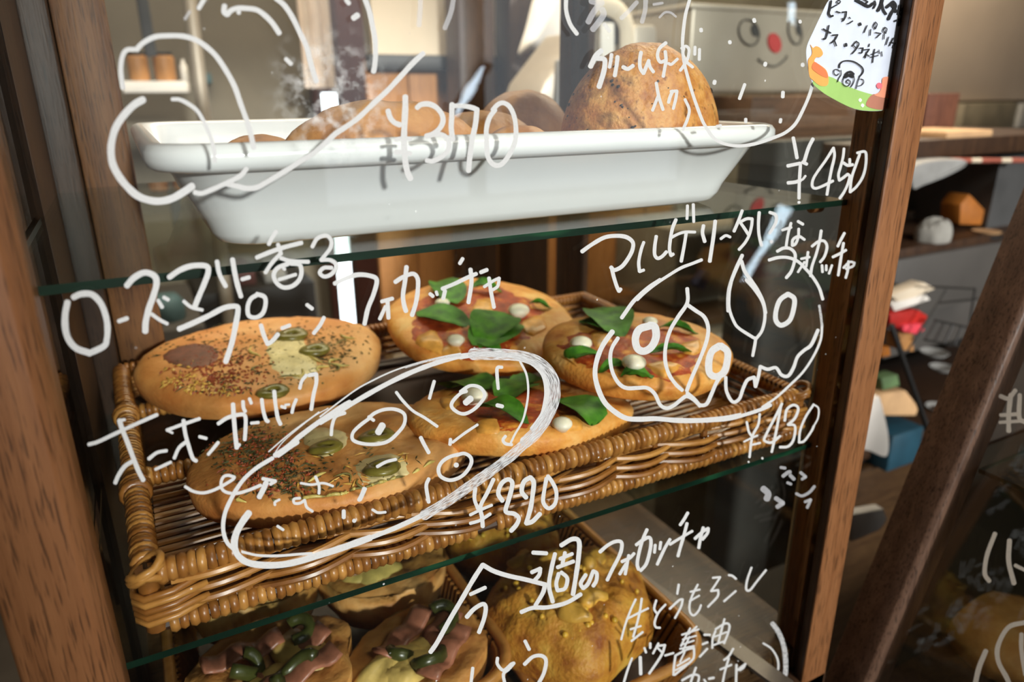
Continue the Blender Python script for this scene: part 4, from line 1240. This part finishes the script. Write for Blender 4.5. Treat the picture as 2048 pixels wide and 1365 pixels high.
for o in ([(1110,700),(1150,700),(1140,722),(1112,718)], [(1290,725),(1330,715),(1365,722),(1330,738)], [(1180,660),(1215,655),(1225,680),(1190,690)], [(1360,680),(1400,675),(1400,700),(1365,705)]): p2.patch('melted_cheese', o, M['melt'], .0030)
p3.patch('tomato_sauce', [(895,785),(935,768),(1000,760),(1085,768),(1140,792),(1160,818),(1120,838),(1050,848),(985,846),(930,824)], M['sauce'], .0014, lump=.0008)
for o in ([(950,835),(990,830),(1000,846),(965,850)], [(1120,822),(1160,826),(1165,842),(1130,845)], [(880,790),(915,780),(920,805),(890,810)]): p3.patch('melted_cheese', o, M['melt'], .0026)
for q in ((885,600,15), (1038,617,21), (912,674,18)): p1.mozz(*q)
for q in ((1162,678,22), (1268,716,24), (1300,637,15)): p2.mozz(*q)
for q in ((950,785,26), (1125,830,20)): p3.mozz(*q)
for q in (((832,622), (950,648), .60, .006), ((945,690), (1046,640), .62, .008), ((1010,630), (960,690), .7, .012), ((950,680), (1010,700), .5, .004), ((915,610), (870,553), .5, .010), ((940,575), (1005,580), .55, .010), ((1058,606), (1106,611), .34, .006)): p1.leaf(*q)
for q in (((1158,640), (1255,662), .55, .006), ((1195,612), (1245,675), .55, .010), ((1318,650), (1398,661), .42, .006), ((1088,712), (1216,702), .26, .006), ((1300,704), (1396,697), .26, .006), ((1240,742), (1310,738), .50, .006), ((1198,728), (1262,722), .35, .004)): p2.leaf(*q)
for q in (((988,778), (852,745), .62, .006), ((955,812), (1058,838), .62, .010), ((1055,760), (1000,800), .55, .005), ((1112,800), (1226,842), .58, .008), ((1110,745), (1010,770), .45, .004)): p3.leaf(*q)

# ------------------------------------------------------------------ bottom shelf: two baskets of rolls
def low_basket(x0, x1, y0, y1, label, zr=-.452):
    t = thing('wicker_basket', ((x0+x1)/2, (y0+y1)/2, -.5198), label, 'basket', 'wicker baskets on the bottom shelf')
    b = MB(); b.loft([rrect(x0+.014, x1-.014, y0+.014, y1-.014, .03, -.5190), rrect(x0, x1, y0, y1, .04, zr), rrect(x0+.004, x1-.004, y0+.004, y1-.004, .037, zr), rrect(x0+.018, x1-.018, y0+.018, y1-.018, .028, -.515)])
    part('body', b, M['cane_dark'], t)
    b = MB(); b.tube([Vector(p) for p in rrect(x0, x1, y0, y1, .04, zr + .002)], .005, 7, closed=True); part('rim', b, M['cane'], t, smooth=True)
    top = rrect(x0-.001, x1+.001, y0-.001, y1+.001, .04, zr, 22); bot = rrect(x0+.013, x1-.013, y0+.013, y1-.013, .03, -.5185, 22)
    top2 = rrect(x0+.006, x1-.006, y0+.006, y1-.006, .035, zr, 22); bot2 = rrect(x0+.020, x1-.020, y0+.020, y1-.020, .026, -.513, 22)
    b = MB()
    for A, B in ((top, bot), (top2, bot2)):
        n = len(A)
        for i in range(n):
            L_ = (Vector(A[(i+1) % n]) - Vector(A[i])).length; k = max(1, int(L_/.0075))
            for j in range(k):
                f = j/k; p = Vector(A[i]).lerp(Vector(A[(i+1) % n]), f); q = Vector(B[i]).lerp(Vector(B[(i+1) % n]), f)
                b.tube([p, q], .0023, 5)
    part('upright_canes', b, M['cane'], t, kind='stuff'); return t
low_basket(-.035, .222, .045, .345, 'wicker basket of bacon rolls on the bottom shelf, left of the other')
low_basket(.236, .405, .012, .345, 'shallow wicker basket of corn focaccias on the bottom shelf under the price 320', -.484)
M['roll'] = crust('roll_crust', (0.70, 0.40, 0.14), (0.58, 0.28, 0.075), (0.36, 0.13, 0.03), 30, .4)
M['fill'] = simple('pale_cheese', (0.62, 0.44, 0.13), .4, .3, 70, bump=.4)
M['bacon'] = simple('bacon', (0.30, 0.115, 0.065), .4, .3, 120)
M['pepper'] = simple('green_pepper', (0.040, 0.045, 0.010), .3, .35, 60)
M['corn'] = crust('corn_top', (0.62, 0.36, 0.06), (0.50, 0.22, 0.028), (0.26, 0.072, 0.010), 40, .9)
def filled_roll(c, rx, ry, h, rot, label, seed, kind):
    c = Vector(c); R = Matrix.Rotation(rot, 3, 'Z'); rnd = random.Random(seed); UN = ((.99, .62), (.90, .22), (.72, 0.0))
    t = thing('savoury_roll' if kind == 'bacon' else 'corn_focaccia', c, label, 'bread', 'bacon rolls on the bottom shelf' if kind == 'bacon' else 'corn focaccias on the bottom shelf')
    if kind == 'bacon': pr = lambda q: h*(.50 + .50*max(0, 1-abs((q-.70)/.62)**2.4)**.6) if q > .12 else h*.62
    else: pr = lambda q: h*(.40 + .60*max(0, 1-q**2.6)**.55)
    V, F = polar(rx, ry, pr, .20, seed, rings=18, n=56, bump=.004 if kind == 'bacon' else .0075, under=UN)
    b = MB(); b.add([c + R @ Vector(v) for v in V], F); part('crust', b, M['roll'] if kind == 'bacon' else M['corn'], t, smooth=True)
    def top(x, y):
        q = math.hypot(x/rx, y/ry); return c + R @ Vector((x, y, pr(min(q, 1))))
    def blob(name, x, y, r1, r2, hh, mat, sd):
        a0 = rnd.uniform(0, 3); V, F = polar(r1, r2, lambda q: hh*(.15+.85*max(0, 1-q**2.2)**.5), .35, sd, rings=8, n=24, bump=.003)
        Q = Matrix.Rotation(a0, 3, 'Z'); p = top(x, y) - Vector((0, 0, hh*.25)); b = MB(); b.add([p + Q @ Vector(v) for v in V], F); return part(name, b, mat, t, smooth=True)
    if kind == 'bacon':
        for i in range(3): blob('cheese_lump', rnd.uniform(-.45, .45)*rx, rnd.uniform(-.45, .45)*ry, rx*.46, ry*.34, .013, M['fill'], seed+i)
        for i in range(3):
            a = rnd.uniform(-.6, .6); x = rnd.uniform(-.35, .35)*rx; y = (i-1)*.40*ry; b = MB(); P = []
            for k in range(11):
                f = k/10-.5; X, Y = x + f*rx*.95, y + f*a*ry*.8; P.append(top(X, Y) + Vector((0, 0, .007 + .003*math.sin(k*1.3+i))))
            b.tube(P, .0105, 9, flat=.28); part('bacon_strip', b, M['bacon'], t, smooth=True)
        for i in range(3):
            x = rnd.uniform(-.5, .5)*rx; y = rnd.uniform(-.5, .4)*ry; r_ = rnd.uniform(.012, .018); a1 = rnd.uniform(0, 6); b = MB()
            P = [top(x + r_*math.cos(a), y + r_*.7*math.sin(a)) + Vector((0, 0, .011 + .003*math.sin(a*2))) for a in [a1 + PI*1.1*k/10 for k in range(11)]]
            b.tube(P, .0048, 8, flat=1.25); part('pepper_ring', b, M['pepper'], t, smooth=True)
    else:
        for i in range(9): 
            a = rnd.uniform(0, 2*PI); q = rnd.uniform(.1, .75); blob('cheese_lump', rx*q*math.cos(a), ry*q*math.sin(a), rnd.uniform(.010, .020), rnd.uniform(.008, .014), .010, M['corn2'], seed+i)
        b = MB()
        for i in range(46):
            a = rnd.uniform(0, 2*PI); q = math.sqrt(rnd.random())*.85; p = top(rx*q*math.cos(a), ry*q*math.sin(a)) + Vector((0, 0, .001)); r_ = rnd.uniform(.0022, .0036)
            b.lathe([(r_*.6, -.002), (r_, .0005), (r_*.75, .002), (.0003, .003)], 7, p)
        part('corn_kernels', b, simple('corn', (.62, .36, .035), .35, .3, 200), t, kind='stuff', smooth=True)
    return t
M['corn2'] = simple('corn_cheese', (0.60, 0.33, 0.05), .4, .3, 60, bump=.5)
filled_roll((.040, .120, -.478), .064, .060, .052, .2, 'bacon roll with green pepper at the front left of the bottom shelf', 41, 'bacon')
filled_roll((.160, .215, -.476), .062, .062, .054, -.3, 'cheese topped bacon roll at the back right of its basket', 45, 'bacon')
filled_roll((.150, .088, -.486), .062, .052, .052, .5, 'bacon roll with its crust edge nearest the corn focaccias', 49, 'bacon')
filled_roll((.045, .260, -.478), .062, .062, .054, .9, 'bacon roll with pepper at the back of the bottom shelf\'s left basket', 53, 'bacon')
filled_roll((.300, .096, -.492), .080, .074, .074, .1, 'large browned corn focaccia at the front of the bottom shelf', 57, 'corn')
filled_roll((.300, .238, -.490), .068, .064, .072, .7, 'corn focaccia behind the large browned one on the bottom shelf', 61, 'corn')

p = on_x(1985, 1440, .80)
for c, rx, ry, lab, sd in (((p.x, p.y, -.5995), .070, .075, 'orange brown loaf on the floor of the slanted showcase', 71), ((p.x+.06, p.y-.16, -.5995), .065, .070, 'second orange brown loaf nearer the shop in the slanted showcase', 73)):
    loaf('bread_loaf', c, rx, ry, max(.045, p.z + .5995), M['loaf'], lab, seed=sd, group='loaves in the slanted showcase')

# ------------------------------------------------------------------ the kitchen behind
KS = 1.0
at_y = on_y
def on_y(px, py, Y): return at_y(px, py, -.36 + (Y+.36)*KS)      # kitchen depths; KS < 1 moves a group of things nearer
def span(x0, y0, x1, y1, Y):
    ym = (y0+y1)/2; xm = (x0+x1)/2
    return on_y(x0, ym, Y).x, on_y(x1, ym, Y).x, on_y(xm, y1, Y).z, on_y(xm, y0, Y).z
def pbox(x0, y0, x1, y1, Y, dep, z0=None, z1=None):
    a, c, lo, hi = span(x0, y0, x1, y1, Y); Y = -.36 + (Y+.36)*KS; dep = dep*KS; b = MB(); b.box((a, Y, lo if z0 is None else z0), (c, Y+dep, hi if z1 is None else z1)); return b
def ppoly(pts, Y, dep):
    b = MB(); b.prism([on_y(p[0], p[1], Y) for p in pts], (0, dep*KS, 0)); return b
C = {k: simple(k, *v) for k, v in {
    'maroon': ((.085,.030,.026), .6, .15, 12), 'cream': ((.66,.56,.42), .7, .05, 8), 'black': ((.012,.011,.010), .5, .2, 20), 'charcoal': ((.050,.050,.050), .6, .15, 15),
    'steel': ((.42,.37,.30), .42, .08, 9, .35), 'beige': ((.52,.42,.32), .6, .05, 6), 'olive_grey': ((.20,.17,.115), .7, .2, 14), 'grey': ((.26,.26,.25), .7, .2, 16),
    'white': ((.74,.70,.64), .6, .06, 14), 'amber': ((.42,.20,.065), .5, .25, 18), 'red': ((.42,.015,.010), .5, .2, 30), 'pink': ((.75,.06,.09), .5, .1, 30),
    'tan': ((.55,.34,.17), .7, .15, 20), 'orange': ((.34,.11,.010), .6, .2, 20), 'blue': ((.012,.055,.085), .5, .2, 20), 'green': ((.10,.17,.07), .6, .3, 30), 'teal': ((.07,.13,.14), .6, .2, 20),
    'cloth': ((.76,.66,.58), .9, .06, 20), 'dgrey': ((.070,.064,.058), .5, .15, 6)}.items()}
M['partition'] = wood('partition_wood', (0.52, 0.235, 0.070), (0.38, 0.155, 0.042), rough=.55, grain=.35)
# bright window far behind
a, c, lo, hi = span(664, 186, 722, 660, 2.36)
m, nt, bb = newmat('lit_window'); nt.nodes.remove(bb); em = N(nt, 'ShaderNodeEmission'); em.inputs[0].default_value = (.90, .96, 1, 1); em.inputs[1].default_value = 5.0
nt.links.new(em.outputs[0], nt.nodes['Material Output'].inputs['Surface'])
b = MB()
for q in ((a-.03, lo-.03, a, hi+.03), (c, lo-.03, c+.03, hi+.03), (a, hi, c, hi+.03), (a, lo-.03, c, lo)): b.box((q[0], 2.36, q[1]), (q[2], 2.40, q[3]))
win1 = struct('window_1', b, C['maroon']); b = MB(); b.box((a, 2.385, lo), (c, 2.392, hi)); part('window_pane', b, m, win1)
b = pbox(695, 0, 745, 640, 1.95, .07, -1.35, 1.2); struct('trim_1', b, C['maroon'])
# pale curtain
a, c, lo, hi = span(602, 0, 688, 176, 2.1); b = MB(); n_ = 40; V = []
for i in range(n_+1):
    f = i/n_; x = a+(c-a)*f; V += [(x, 2.1+.012*math.sin(f*26), lo), (x, 2.1+.008*math.sin(f*26), hi+.3)]
V += [Vector(v)+Vector((0, .003, 0)) for v in V]; k = 2*(n_+1)
b.add(V, [(2*i, 2*i+2, 2*i+3, 2*i+1) for i in range(n_)] + [(k+2*i+1, k+2*i+3, k+2*i+2, k+2*i) for i in range(n_)])
solo('curtain', b, C['cloth'], 'pale beige curtain hanging over the bright window', 'curtain', smooth=True)
# wooden partition of upright planks
zt = on_y(900, 122, 1.6).z; xs = on_y(746, 350, 1.6).x; xe = on_y(1350, 350, 1.6).x
part_ = thing('wooden_partition', ((xs+xe)/2, 1.61, -1.35), 'partition of orange brown upright planks behind the showcase', 'partition')
nP = 9; wP = (xe-xs)/nP
for i in range(nP):
    b = MB(); b.box((xs+i*wP+.002, 1.60+.003*(i % 2), -1.35), (xs+(i+1)*wP-.002, 1.622, zt)); part('plank', b, M['partition'], part_, bevel=.003)
# cream sheet in a dark frame above it
a, c, lo, hi = span(745, 0, 1135, 112, 1.58); brd = thing('framed_board', ((a+c)/2, 1.58, lo), 'cream board with a dark bottom rail above the plank partition', 'board')
b = MB(); b.box((a, 1.58, lo), (c, 1.60, hi+.35)); part('sheet', b, C['cream'], brd)
b = MB(); b.box((a-.02, 1.565, lo-.040), (c+.02, 1.60, lo)); part('frame_rail', b, C['black'], brd, bevel=.003)
for x0, x1, lab in ((924, 992, 'dark square timber post in front of the plank partition, nearer the curtain'), (1022, 1100, 'dark square timber post standing next to the dough mixer')):
    b = pbox(x0, 0, x1, 560, 1.45, .09, -1.35, 1.2); solo('timber_post', b, M['dark'], lab, 'post', 'dark timber posts', bevel=.004)
# white flour sack hung between post and mixer
P = smooth2([(1078,-30),(1128,-40),(1140,40),(1132,95),(1110,138),(1098,110),(1066,98),(1036,112),(1050,62)], 4)
b = MB(); b.loft([[on_y(553+.5*(p[0])+.0*p[1], 25+.5*p[1], 1.30) for p in P], [on_y(p[0], p[1], 1.32) for p in P], [on_y(p[0], p[1], 1.36) for p in P], [on_y(553+.5*p[0], 25+.5*p[1], 1.38) for p in P]])
solo('flour_sack', b, C['white'], 'crumpled white cloth sack hanging beside the mixer', 'sack', smooth=True)
# dough mixer
mx0 = on_y(1190, 200, .98); mixer = thing('dough_mixer', mx0, 'grey and cream arched machine standing behind the round loaf', 'mixer')
b = ppoly([(1168,62),(1212,62),(1215,240),(1060,240),(1090,165)], .99, .16); part('body', b, C['olive_grey'] if False else C['steel'], mixer, bevel=.006)
b = ppoly([(1118,120),(1160,105),(1170,235),(1112,235)], .975, .02); part('cover_plate', b, C['grey'], mixer, bevel=.004)
b = MB(); P = [on_y(1203+50*math.cos(t), 66-56*math.sin(t), .985) for t in [PI*k/14 for k in range(15)]] + [on_y(1150, 120, .985)]
P = [on_y(1252, 200, .985), on_y(1252, 130, .985)] + P
b.tube(P, .0125, 10, flat=1.6); part('arch', b, C['cream'], mixer, smooth='auto')
b = ppoly([(1160,95),(1163,45),(1185,20),(1210,16),(1235,40),(1240,90)], 1.0, .05); part('bowl_opening', b, C['charcoal'], mixer)
b = ppoly([(1202,45),(1230,45),(1230,200),(1202,200)], .97, .02); part('leg', b, C['white'], mixer, bevel=.004)
b = ppoly([(1264,60),(1275,50),(1310,50),(1314,60),(1314,200),(1264,200)], .98, .08); part('motor_box', b, C['steel'], mixer, bevel=.005)
# steel bin with a smiling face
Yb = .90; a, c, lo, hi = span(1376, 16, 1662, 196, Yb); lo = on_y(1700, 191, .80).z + .006
binr = thing('steel_bin', ((a+c)/2, Yb+.1, lo), 'steel box with a smiling red-nosed face stuck on its front', 'box')
b = MB(); b.box((a, Yb, lo), (c, Yb+.22, hi)); part('body', b, C['steel'], binr, bevel=.012, seg=4)
b = MB(); b.box((a-.004, Yb-.003, hi-.010), (c+.004, Yb+.223, hi+.002)); part('rim', b, C['steel'], binr, bevel=.003)
def ell(cx, cy, rx, ry, y, n=28, tilt=.15): return [on_y(cx+rx*math.cos(t)+tilt*ry*-math.sin(t), cy-ry*math.sin(t), y) for t in [2*PI*k/n for k in range(n)]]
for cx, cy, rx in ((1498, 65, 20), (1590, 63, 13)):
    b = MB(); b.tube(ell(cx, cy, rx, 26, Yb-.0025), .0022, 6, closed=True); part('eye_ring', b, C['dgrey'], binr, smooth=True)
    b = MB(); b.prism(ell(cx+rx*.62, cy-4, rx*.36, 12, Yb-.003), (0, .003, 0)); part('pupil', b, C['charcoal'], binr)
b = MB(); b.prism(ell(1550, 86, 13, 20, Yb-.004), (0, .004, 0)); part('nose', b, simple('red_felt', (.42,.045,.045), .8, .1, 40), binr)
b = MB(); b.tube([on_y(p[0], p[1], Yb-.002) for p in smooth2([(1518,117),(1530,128),(1548,133),(1562,126),(1572,112)], 4)[:17]], .0024, 6); part('mouth', b, C['dgrey'], binr, smooth=True)
# worktop
a, c, lo, hi = span(1502, 191, 1905, 268, .80)
wt = thing('worktop', ((a+c)/2, 1.0, lo), 'thick brown wooden worktop that the smiling steel box stands on', 'worktop')
b = MB(); b.box((a, .80, lo), (c, 1.25, hi)); part('slab', b, wood('worktop_wood', (.17,.085,.045), (.085,.042,.022), axis=0, rough=.5), wt, bevel=.003)
b = MB(); b.box((on_y(1852, 230, .79).x, .792, lo-.004), (c+.004, .80, hi+.003)); part('end_block', b, wood('end_grain', (.20,.075,.040), (.10,.035,.020), rough=.6), wt, bevel=.002)
# pale cabinet wall at the right and steel below it
b = pbox(1880, -160, 2200, 200, 1.55, .4); solo('wall_cupboard', b, C['beige'], 'large pale beige cupboard above the worktop at far right', 'cupboard', bevel=.004)
b = pbox(1925, 206, 2030, 275, 1.50, .25); solo('metal_case', b, C['olive_grey'], 'dull olive metal case under the pale cupboard', 'case', bevel=.004)
b = pbox(2040, 206, 2120, 275, 1.48, .3); solo('metal_case', b, C['grey'], 'light grey metal case beside the olive one', 'case', bevel=.004)
KS = .62
# open shelf with kitchen things, seen between the two showcases
sh = thing('kitchen_shelf', on_y(1950, 720, 1.3), 'dark kitchen shelving seen between the two glass showcases', 'shelf')
for y0, y1, Y, nm in ((276, 312, 1.12, 'shelf_board'), (478, 500, 1.12, 'shelf_board'), (830, 850, 1.02, 'shelf_board')):
    b = pbox(1700, y0, 2160, y1, Y, .5); part(nm, b, M['dark'], sh, bevel=.003)
b = pbox(1690, 260, 2200, 1100, 1.66, .02, -1.35); part('back_panel', b, C['black'], sh)
b = pbox(1985, 312, 2100, 480, 1.2, .3); part('side_board', b, C['charcoal'], sh)
b = pbox(1894, 262, 1985, 275, 1.14, .22); solo('cutting_board', b, C['tan'], 'thin pale cutting board lying on the top kitchen shelf', 'board', bevel=.002)
tw = thing('rolled_towel', on_y(1990, 330, 1.08), 'red and cream striped rolled towel on the shelf edge', 'towel')
for i in range(9):
    p0, p1 = on_y(1900+i*20, 321, 1.09), on_y(1920+i*20, 321, 1.09); b = MB(); b.tube([p0, p1], KS*(.0085 if i % 3 else .0095), 10); part('stripe', b, C['cream'] if i % 3 == 2 else simple('brick_red', (.30,.075,.045), .8), tw, smooth='auto')
b = ppoly(smooth2([(1834,330),(1920,318),(1936,330),(1900,352),(1850,372),(1828,378)], 4), 1.05, .10); solo('grey_pouch', b, C['grey'], 'grey pouch hanging under the top kitchen shelf', 'pouch', bevel=.006)
V, F = polar(.072*KS, .05*KS, lambda t: .085*KS*(.35+.65*max(0, 1-t**2.5)**.5), .2, 77, bump=.008); b = MB(); p = on_y(1862, 484, 1.16); b.add([p+Vector(v) for v in V], F)
solo('grey_sack', b, simple('grey_linen', (.30,.29,.26), .9, .15, 25), 'crumpled grey linen sack on the middle kitchen shelf', 'sack', smooth=True)
b = ppoly([(1920,450),(1922,410),(1940,388),(1990,440),(1998,452)], 1.22, .08); solo('paper_bag', b, C['orange'], 'orange brown paper bag leaning behind the plate', 'bag', bevel=.004)
p = on_y(1972, 468, 1.16); pl = thing('wooden_plate', p, 'tan wooden plate on a flat black stand', 'plate')
b = MB(); b.lathe([(KS*r_, KS*z_) for r_, z_ in ((.020, .001), (.046, .006), (.050, .012), (.047, .012), (.02, .008))], 28, p); part('dish', b, C['tan'], pl, smooth='auto')
b = MB(); b.lathe([(KS*r_, KS*z_) for r_, z_ in ((.055, -.014), (.058, -.010), (.058, -.002), (.03, .001))], 28, p); part('stand', b, C['black'], pl, smooth='auto')
dr = thing('steel_cabinet', on_y(1900, 600, 1.08), 'dark grey steel cabinet under the middle kitchen shelf', 'cabinet')
b = pbox(1790, 502, 2020, 612, 1.10, .4); part('body', b, C['dgrey'], dr, bevel=.004)
b = pbox(1780, 596, 1975, 690, 1.30, .2); part('plinth_front', b, C['dgrey'], dr, bevel=.004)
wb = thing('wire_basket', on_y(1890, 700, .92), 'black wire basket hanging below the dark grey steel cabinet', 'basket')
for L in ([(1868,574),(1950,578)], [(1880,606),(1956,598)], [(1892,580),(1814,704)], [(1870,641),(1940,656)], [(1848,680),(1924,694)], [(1872,642),(1850,680)], [(1888,646),(1868,684)], [(1905,650),(1888,688)], [(1924,653),(1908,691)], [(1938,656),(1924,694)], [(1950,578),(1938,656)]):
    b = MB(); b.tube([on_y(q[0], q[1], .92) for q in L], .0034*KS, 7); part('wire', b, C['black'], wb, smooth='auto')
for pts, col, lab, Y in (([(1782,592),(1850,566),(1872,578),(1800,606)], 'cream', 'cream paper packet topmost in the stack by the wire basket', .98), ([(1782,608),(1852,590),(1862,600),(1790,624)], 'white', 'white paper packet lying under the cream one', .975),
                         ([(1780,628),(1836,620),(1856,632),(1850,648),(1782,658)], 'red', 'dark red packet below the white paper packet', .97), ([(1808,652),(1842,648),(1850,660),(1836,670),(1806,664)], 'pink', 'bright pink card in front of the dark red packet', .955),
                         ([(1800,668),(1828,668),(1828,704),(1798,700)], 'amber', 'amber packet under the bright pink card', .965), ([(1762,700),(1780,694),(1782,712),(1764,716)], 'orange', 'small orange packet beside the black pole', .97),
                         ([(1764,758),(1796,750),(1800,772),(1766,782)], 'green', 'green packet lying left of the black pole', .98), ([(1750,790),(1812,782),(1838,816),(1832,832),(1752,832)], 'tan', 'tan cardboard lid on the lower kitchen shelf', .97)):
    b = ppoly(pts, Y, .05); solo('packet' if col not in ('tan', 'pink') else ('cardboard_lid' if col == 'tan' else 'card'), b, C[col], lab, 'packet' if col not in ('tan', 'pink') else ('lid' if col == 'tan' else 'card'), 'packets on the kitchen shelf' if col not in ('tan', 'pink') else None, bevel=.002)
b = MB(); b.tube([on_y(1783, 650, .88), on_y(1852, 850, .80), on_y(1860, 880, .79)], .0085*KS, 10); solo('black_pole', b, C['black'], 'slanting black pole beside the packets', 'pole', smooth='auto')
for px, py, R, lab in ((1868, 708, .050, 'shallow grey bowl under the wire basket'), (1884, 738, .046, 'second grey bowl below the one under the wire basket'), (1878, 818, .05, 'grey bowl on the lower kitchen shelf')):
    p = on_y(px, py, 1.1); R *= KS; b = MB(); b.lathe([(R*.45, -R*.24), (R*.8, -R*.08), (R, R*.16), (R*.97, R*.18), (R*.75, R*.02), (R*.3, -R*.14)], 26, p); solo('steel_bowl', b, C['grey'], lab, 'bowl', 'grey bowls on the kitchen shelf', smooth='auto')
P = smooth2([(1756,792),(1768,820),(1778,868),(1779,898),(1772,916),(1742,904),(1728,896),(1730,840)], 3)
b = ppoly(P, .84, .04); solo('white_bag', b, C['white'], 'small white paper bag beside the oak stile of the showcase', 'bag', bevel=.004)
b = pbox(1782, 866, 1840, 932, .95, .2); solo('blue_crate', b, C['blue'], 'dark blue crate under the lower kitchen shelf', 'crate', bevel=.004)
b = ppoly([(1704,1030),(1768,1018),(1776,1040),(1760,1062),(1704,1086)], .62, .03); solo('plastic_sheet', b, C['grey'], 'folded grey plastic sheet low between the two showcases', 'sheet', bevel=.003)
b = pbox(1640, 925, 1900, 1300, 1.00, .04, -1.35); solo('cupboard', b, M['board'], 'dark brown cupboard low down between the two showcases', 'cupboard', bevel=.003)
KS = 1.0
# things seen through the right part of the showcase
b = pbox(1482, 280, 1740, 720, .62, .03, -1.1); solo('room_divider', b, simple('divider_black', (.026,.024,.020), .6, .15, 12), 'dark grey upright panel behind the right end of the showcase', 'divider', bevel=.003)
b = pbox(1352, 455, 1500, 600, 1.2, .3); solo('storage_box', b, C['olive_grey'], 'olive grey box behind the margherita focaccias', 'box', bevel=.006)
b = ppoly([(1392,570),(1412,540),(1424,548),(1408,582)], 1.17, .03); solo('blue_cloth', b, simple('slate_blue', (.06,.065,.13), .8), 'slate blue cloth folded over the olive grey box', 'cloth', bevel=.003)
zc = on_y(1425, 600, 1.2).z; zt_ = on_y(1425, 652, 1.1).z; b = pbox(1350, 600, 1500, 652, 1.1, .3, zt_, zc - .012); solo('wooden_crate', b, M['board'], 'dark wooden crate under the olive grey box', 'crate', bevel=.004)
b = pbox(1330, 652, 1484, 760, 1.05, .36, -1.35, zt_ - .006); solo('side_table', b, C['olive_grey'], 'drab low table under the dark wooden crate', 'table', bevel=.004)
# left of the window
ws = thing('wall_shelf', on_y(310, 190, 2.0), 'pale wall shelf with two amber jars at the upper left', 'shelf')
b = pbox(245, 162, 380, 186, 1.98, .30); part('board', b, C['white'], ws, bevel=.004)
for x0, x1, lab in ((255, 298, 'amber jar on the wall shelf next to the brown showcase post'), (308, 352, 'amber jar on the wall shelf next to the white bottle')):
    a, c, lo, hi = span(x0, 104, x1, 162, 2.0); R = (c-a)/2; p = Vector(((a+c)/2, 2.0+R, lo)); j = thing('storage_jar', p, lab, 'jar', 'amber jars on the wall shelf'); h = hi-lo
    b = MB(); b.lathe([(R*.9, 0), (R, h*.08), (R, h*.82), (R*.8, h*.9)], 20, p); part('body', b, C['amber'], j, smooth='auto')
    b = MB(); b.lathe([(R*.82, h*.9), (R*.85, h*.92), (R*.85, h)], 20, p); part('lid', b, C['black'], j, smooth='auto')
a, c, lo, hi = span(361, 118, 377, 162, 1.97); p = Vector(((a+c)/2, 1.99, lo)); R = (c-a)/2; h = hi-lo
b = MB(); b.lathe([(R*.9, 0), (R, h*.05), (R, h*.7), (R*.45, h*.85), (R*.45, h)], 18, p); solo('white_bottle', b, C['white'], 'slim white bottle at the end of the pale wall shelf', 'bottle', smooth='auto')
b = pbox(281, -20, 304, 112, 1.9, .04, None, .9); solo('hanging_strap', b, C['charcoal'], 'dark strap hanging over the amber jars', 'strap', bevel=.002)
b = MB(); b.tube([on_y(392, 250, 1.85)-Vector((0, 0, 1.2)), on_y(372, -60, 1.85)], .018, 14); solo('metal_pole', b, C['steel'], 'grey metal pole right of the amber jars', 'pole', smooth='auto')
b = pbox(398, 146, 424, 168, 2.352, .05); solo('folded_towel', b, C['teal'], 'small teal towel near the grey metal pole', 'towel', bevel=.006)
b = pbox(405, 575, 640, 760, 1.95, .4, -1.35); solo('chest', b, C['black'], 'dark low chest behind the left focaccia', 'chest', bevel=.006)
b = pbox(470, 541, 512, 574, 2.0, .2); solo('red_tin', b, C['maroon'], 'dull red tin standing on the dark low chest', 'tin', bevel=.006)
b = pbox(530, 545, 575, 574, 2.0, .2); solo('grey_tin', b, C['grey'], 'grey tin standing on the dark low chest', 'tin', bevel=.006)
p = on_y(338, 640, 1.7); b = MB(); b.lathe([(.03, -.02), (.045, .01), (.045, .05), (.03, .07)], 20, p); solo('teal_jar', b, C['teal'], 'teal jar with pale lid low at the left behind the showcase', 'jar', smooth='auto')
b = pbox(250, 660, 420, 760, 1.6, .5, -1.35); solo('stool', b, C['dgrey'], 'grey low stool under the teal jar', 'stool', bevel=.01)
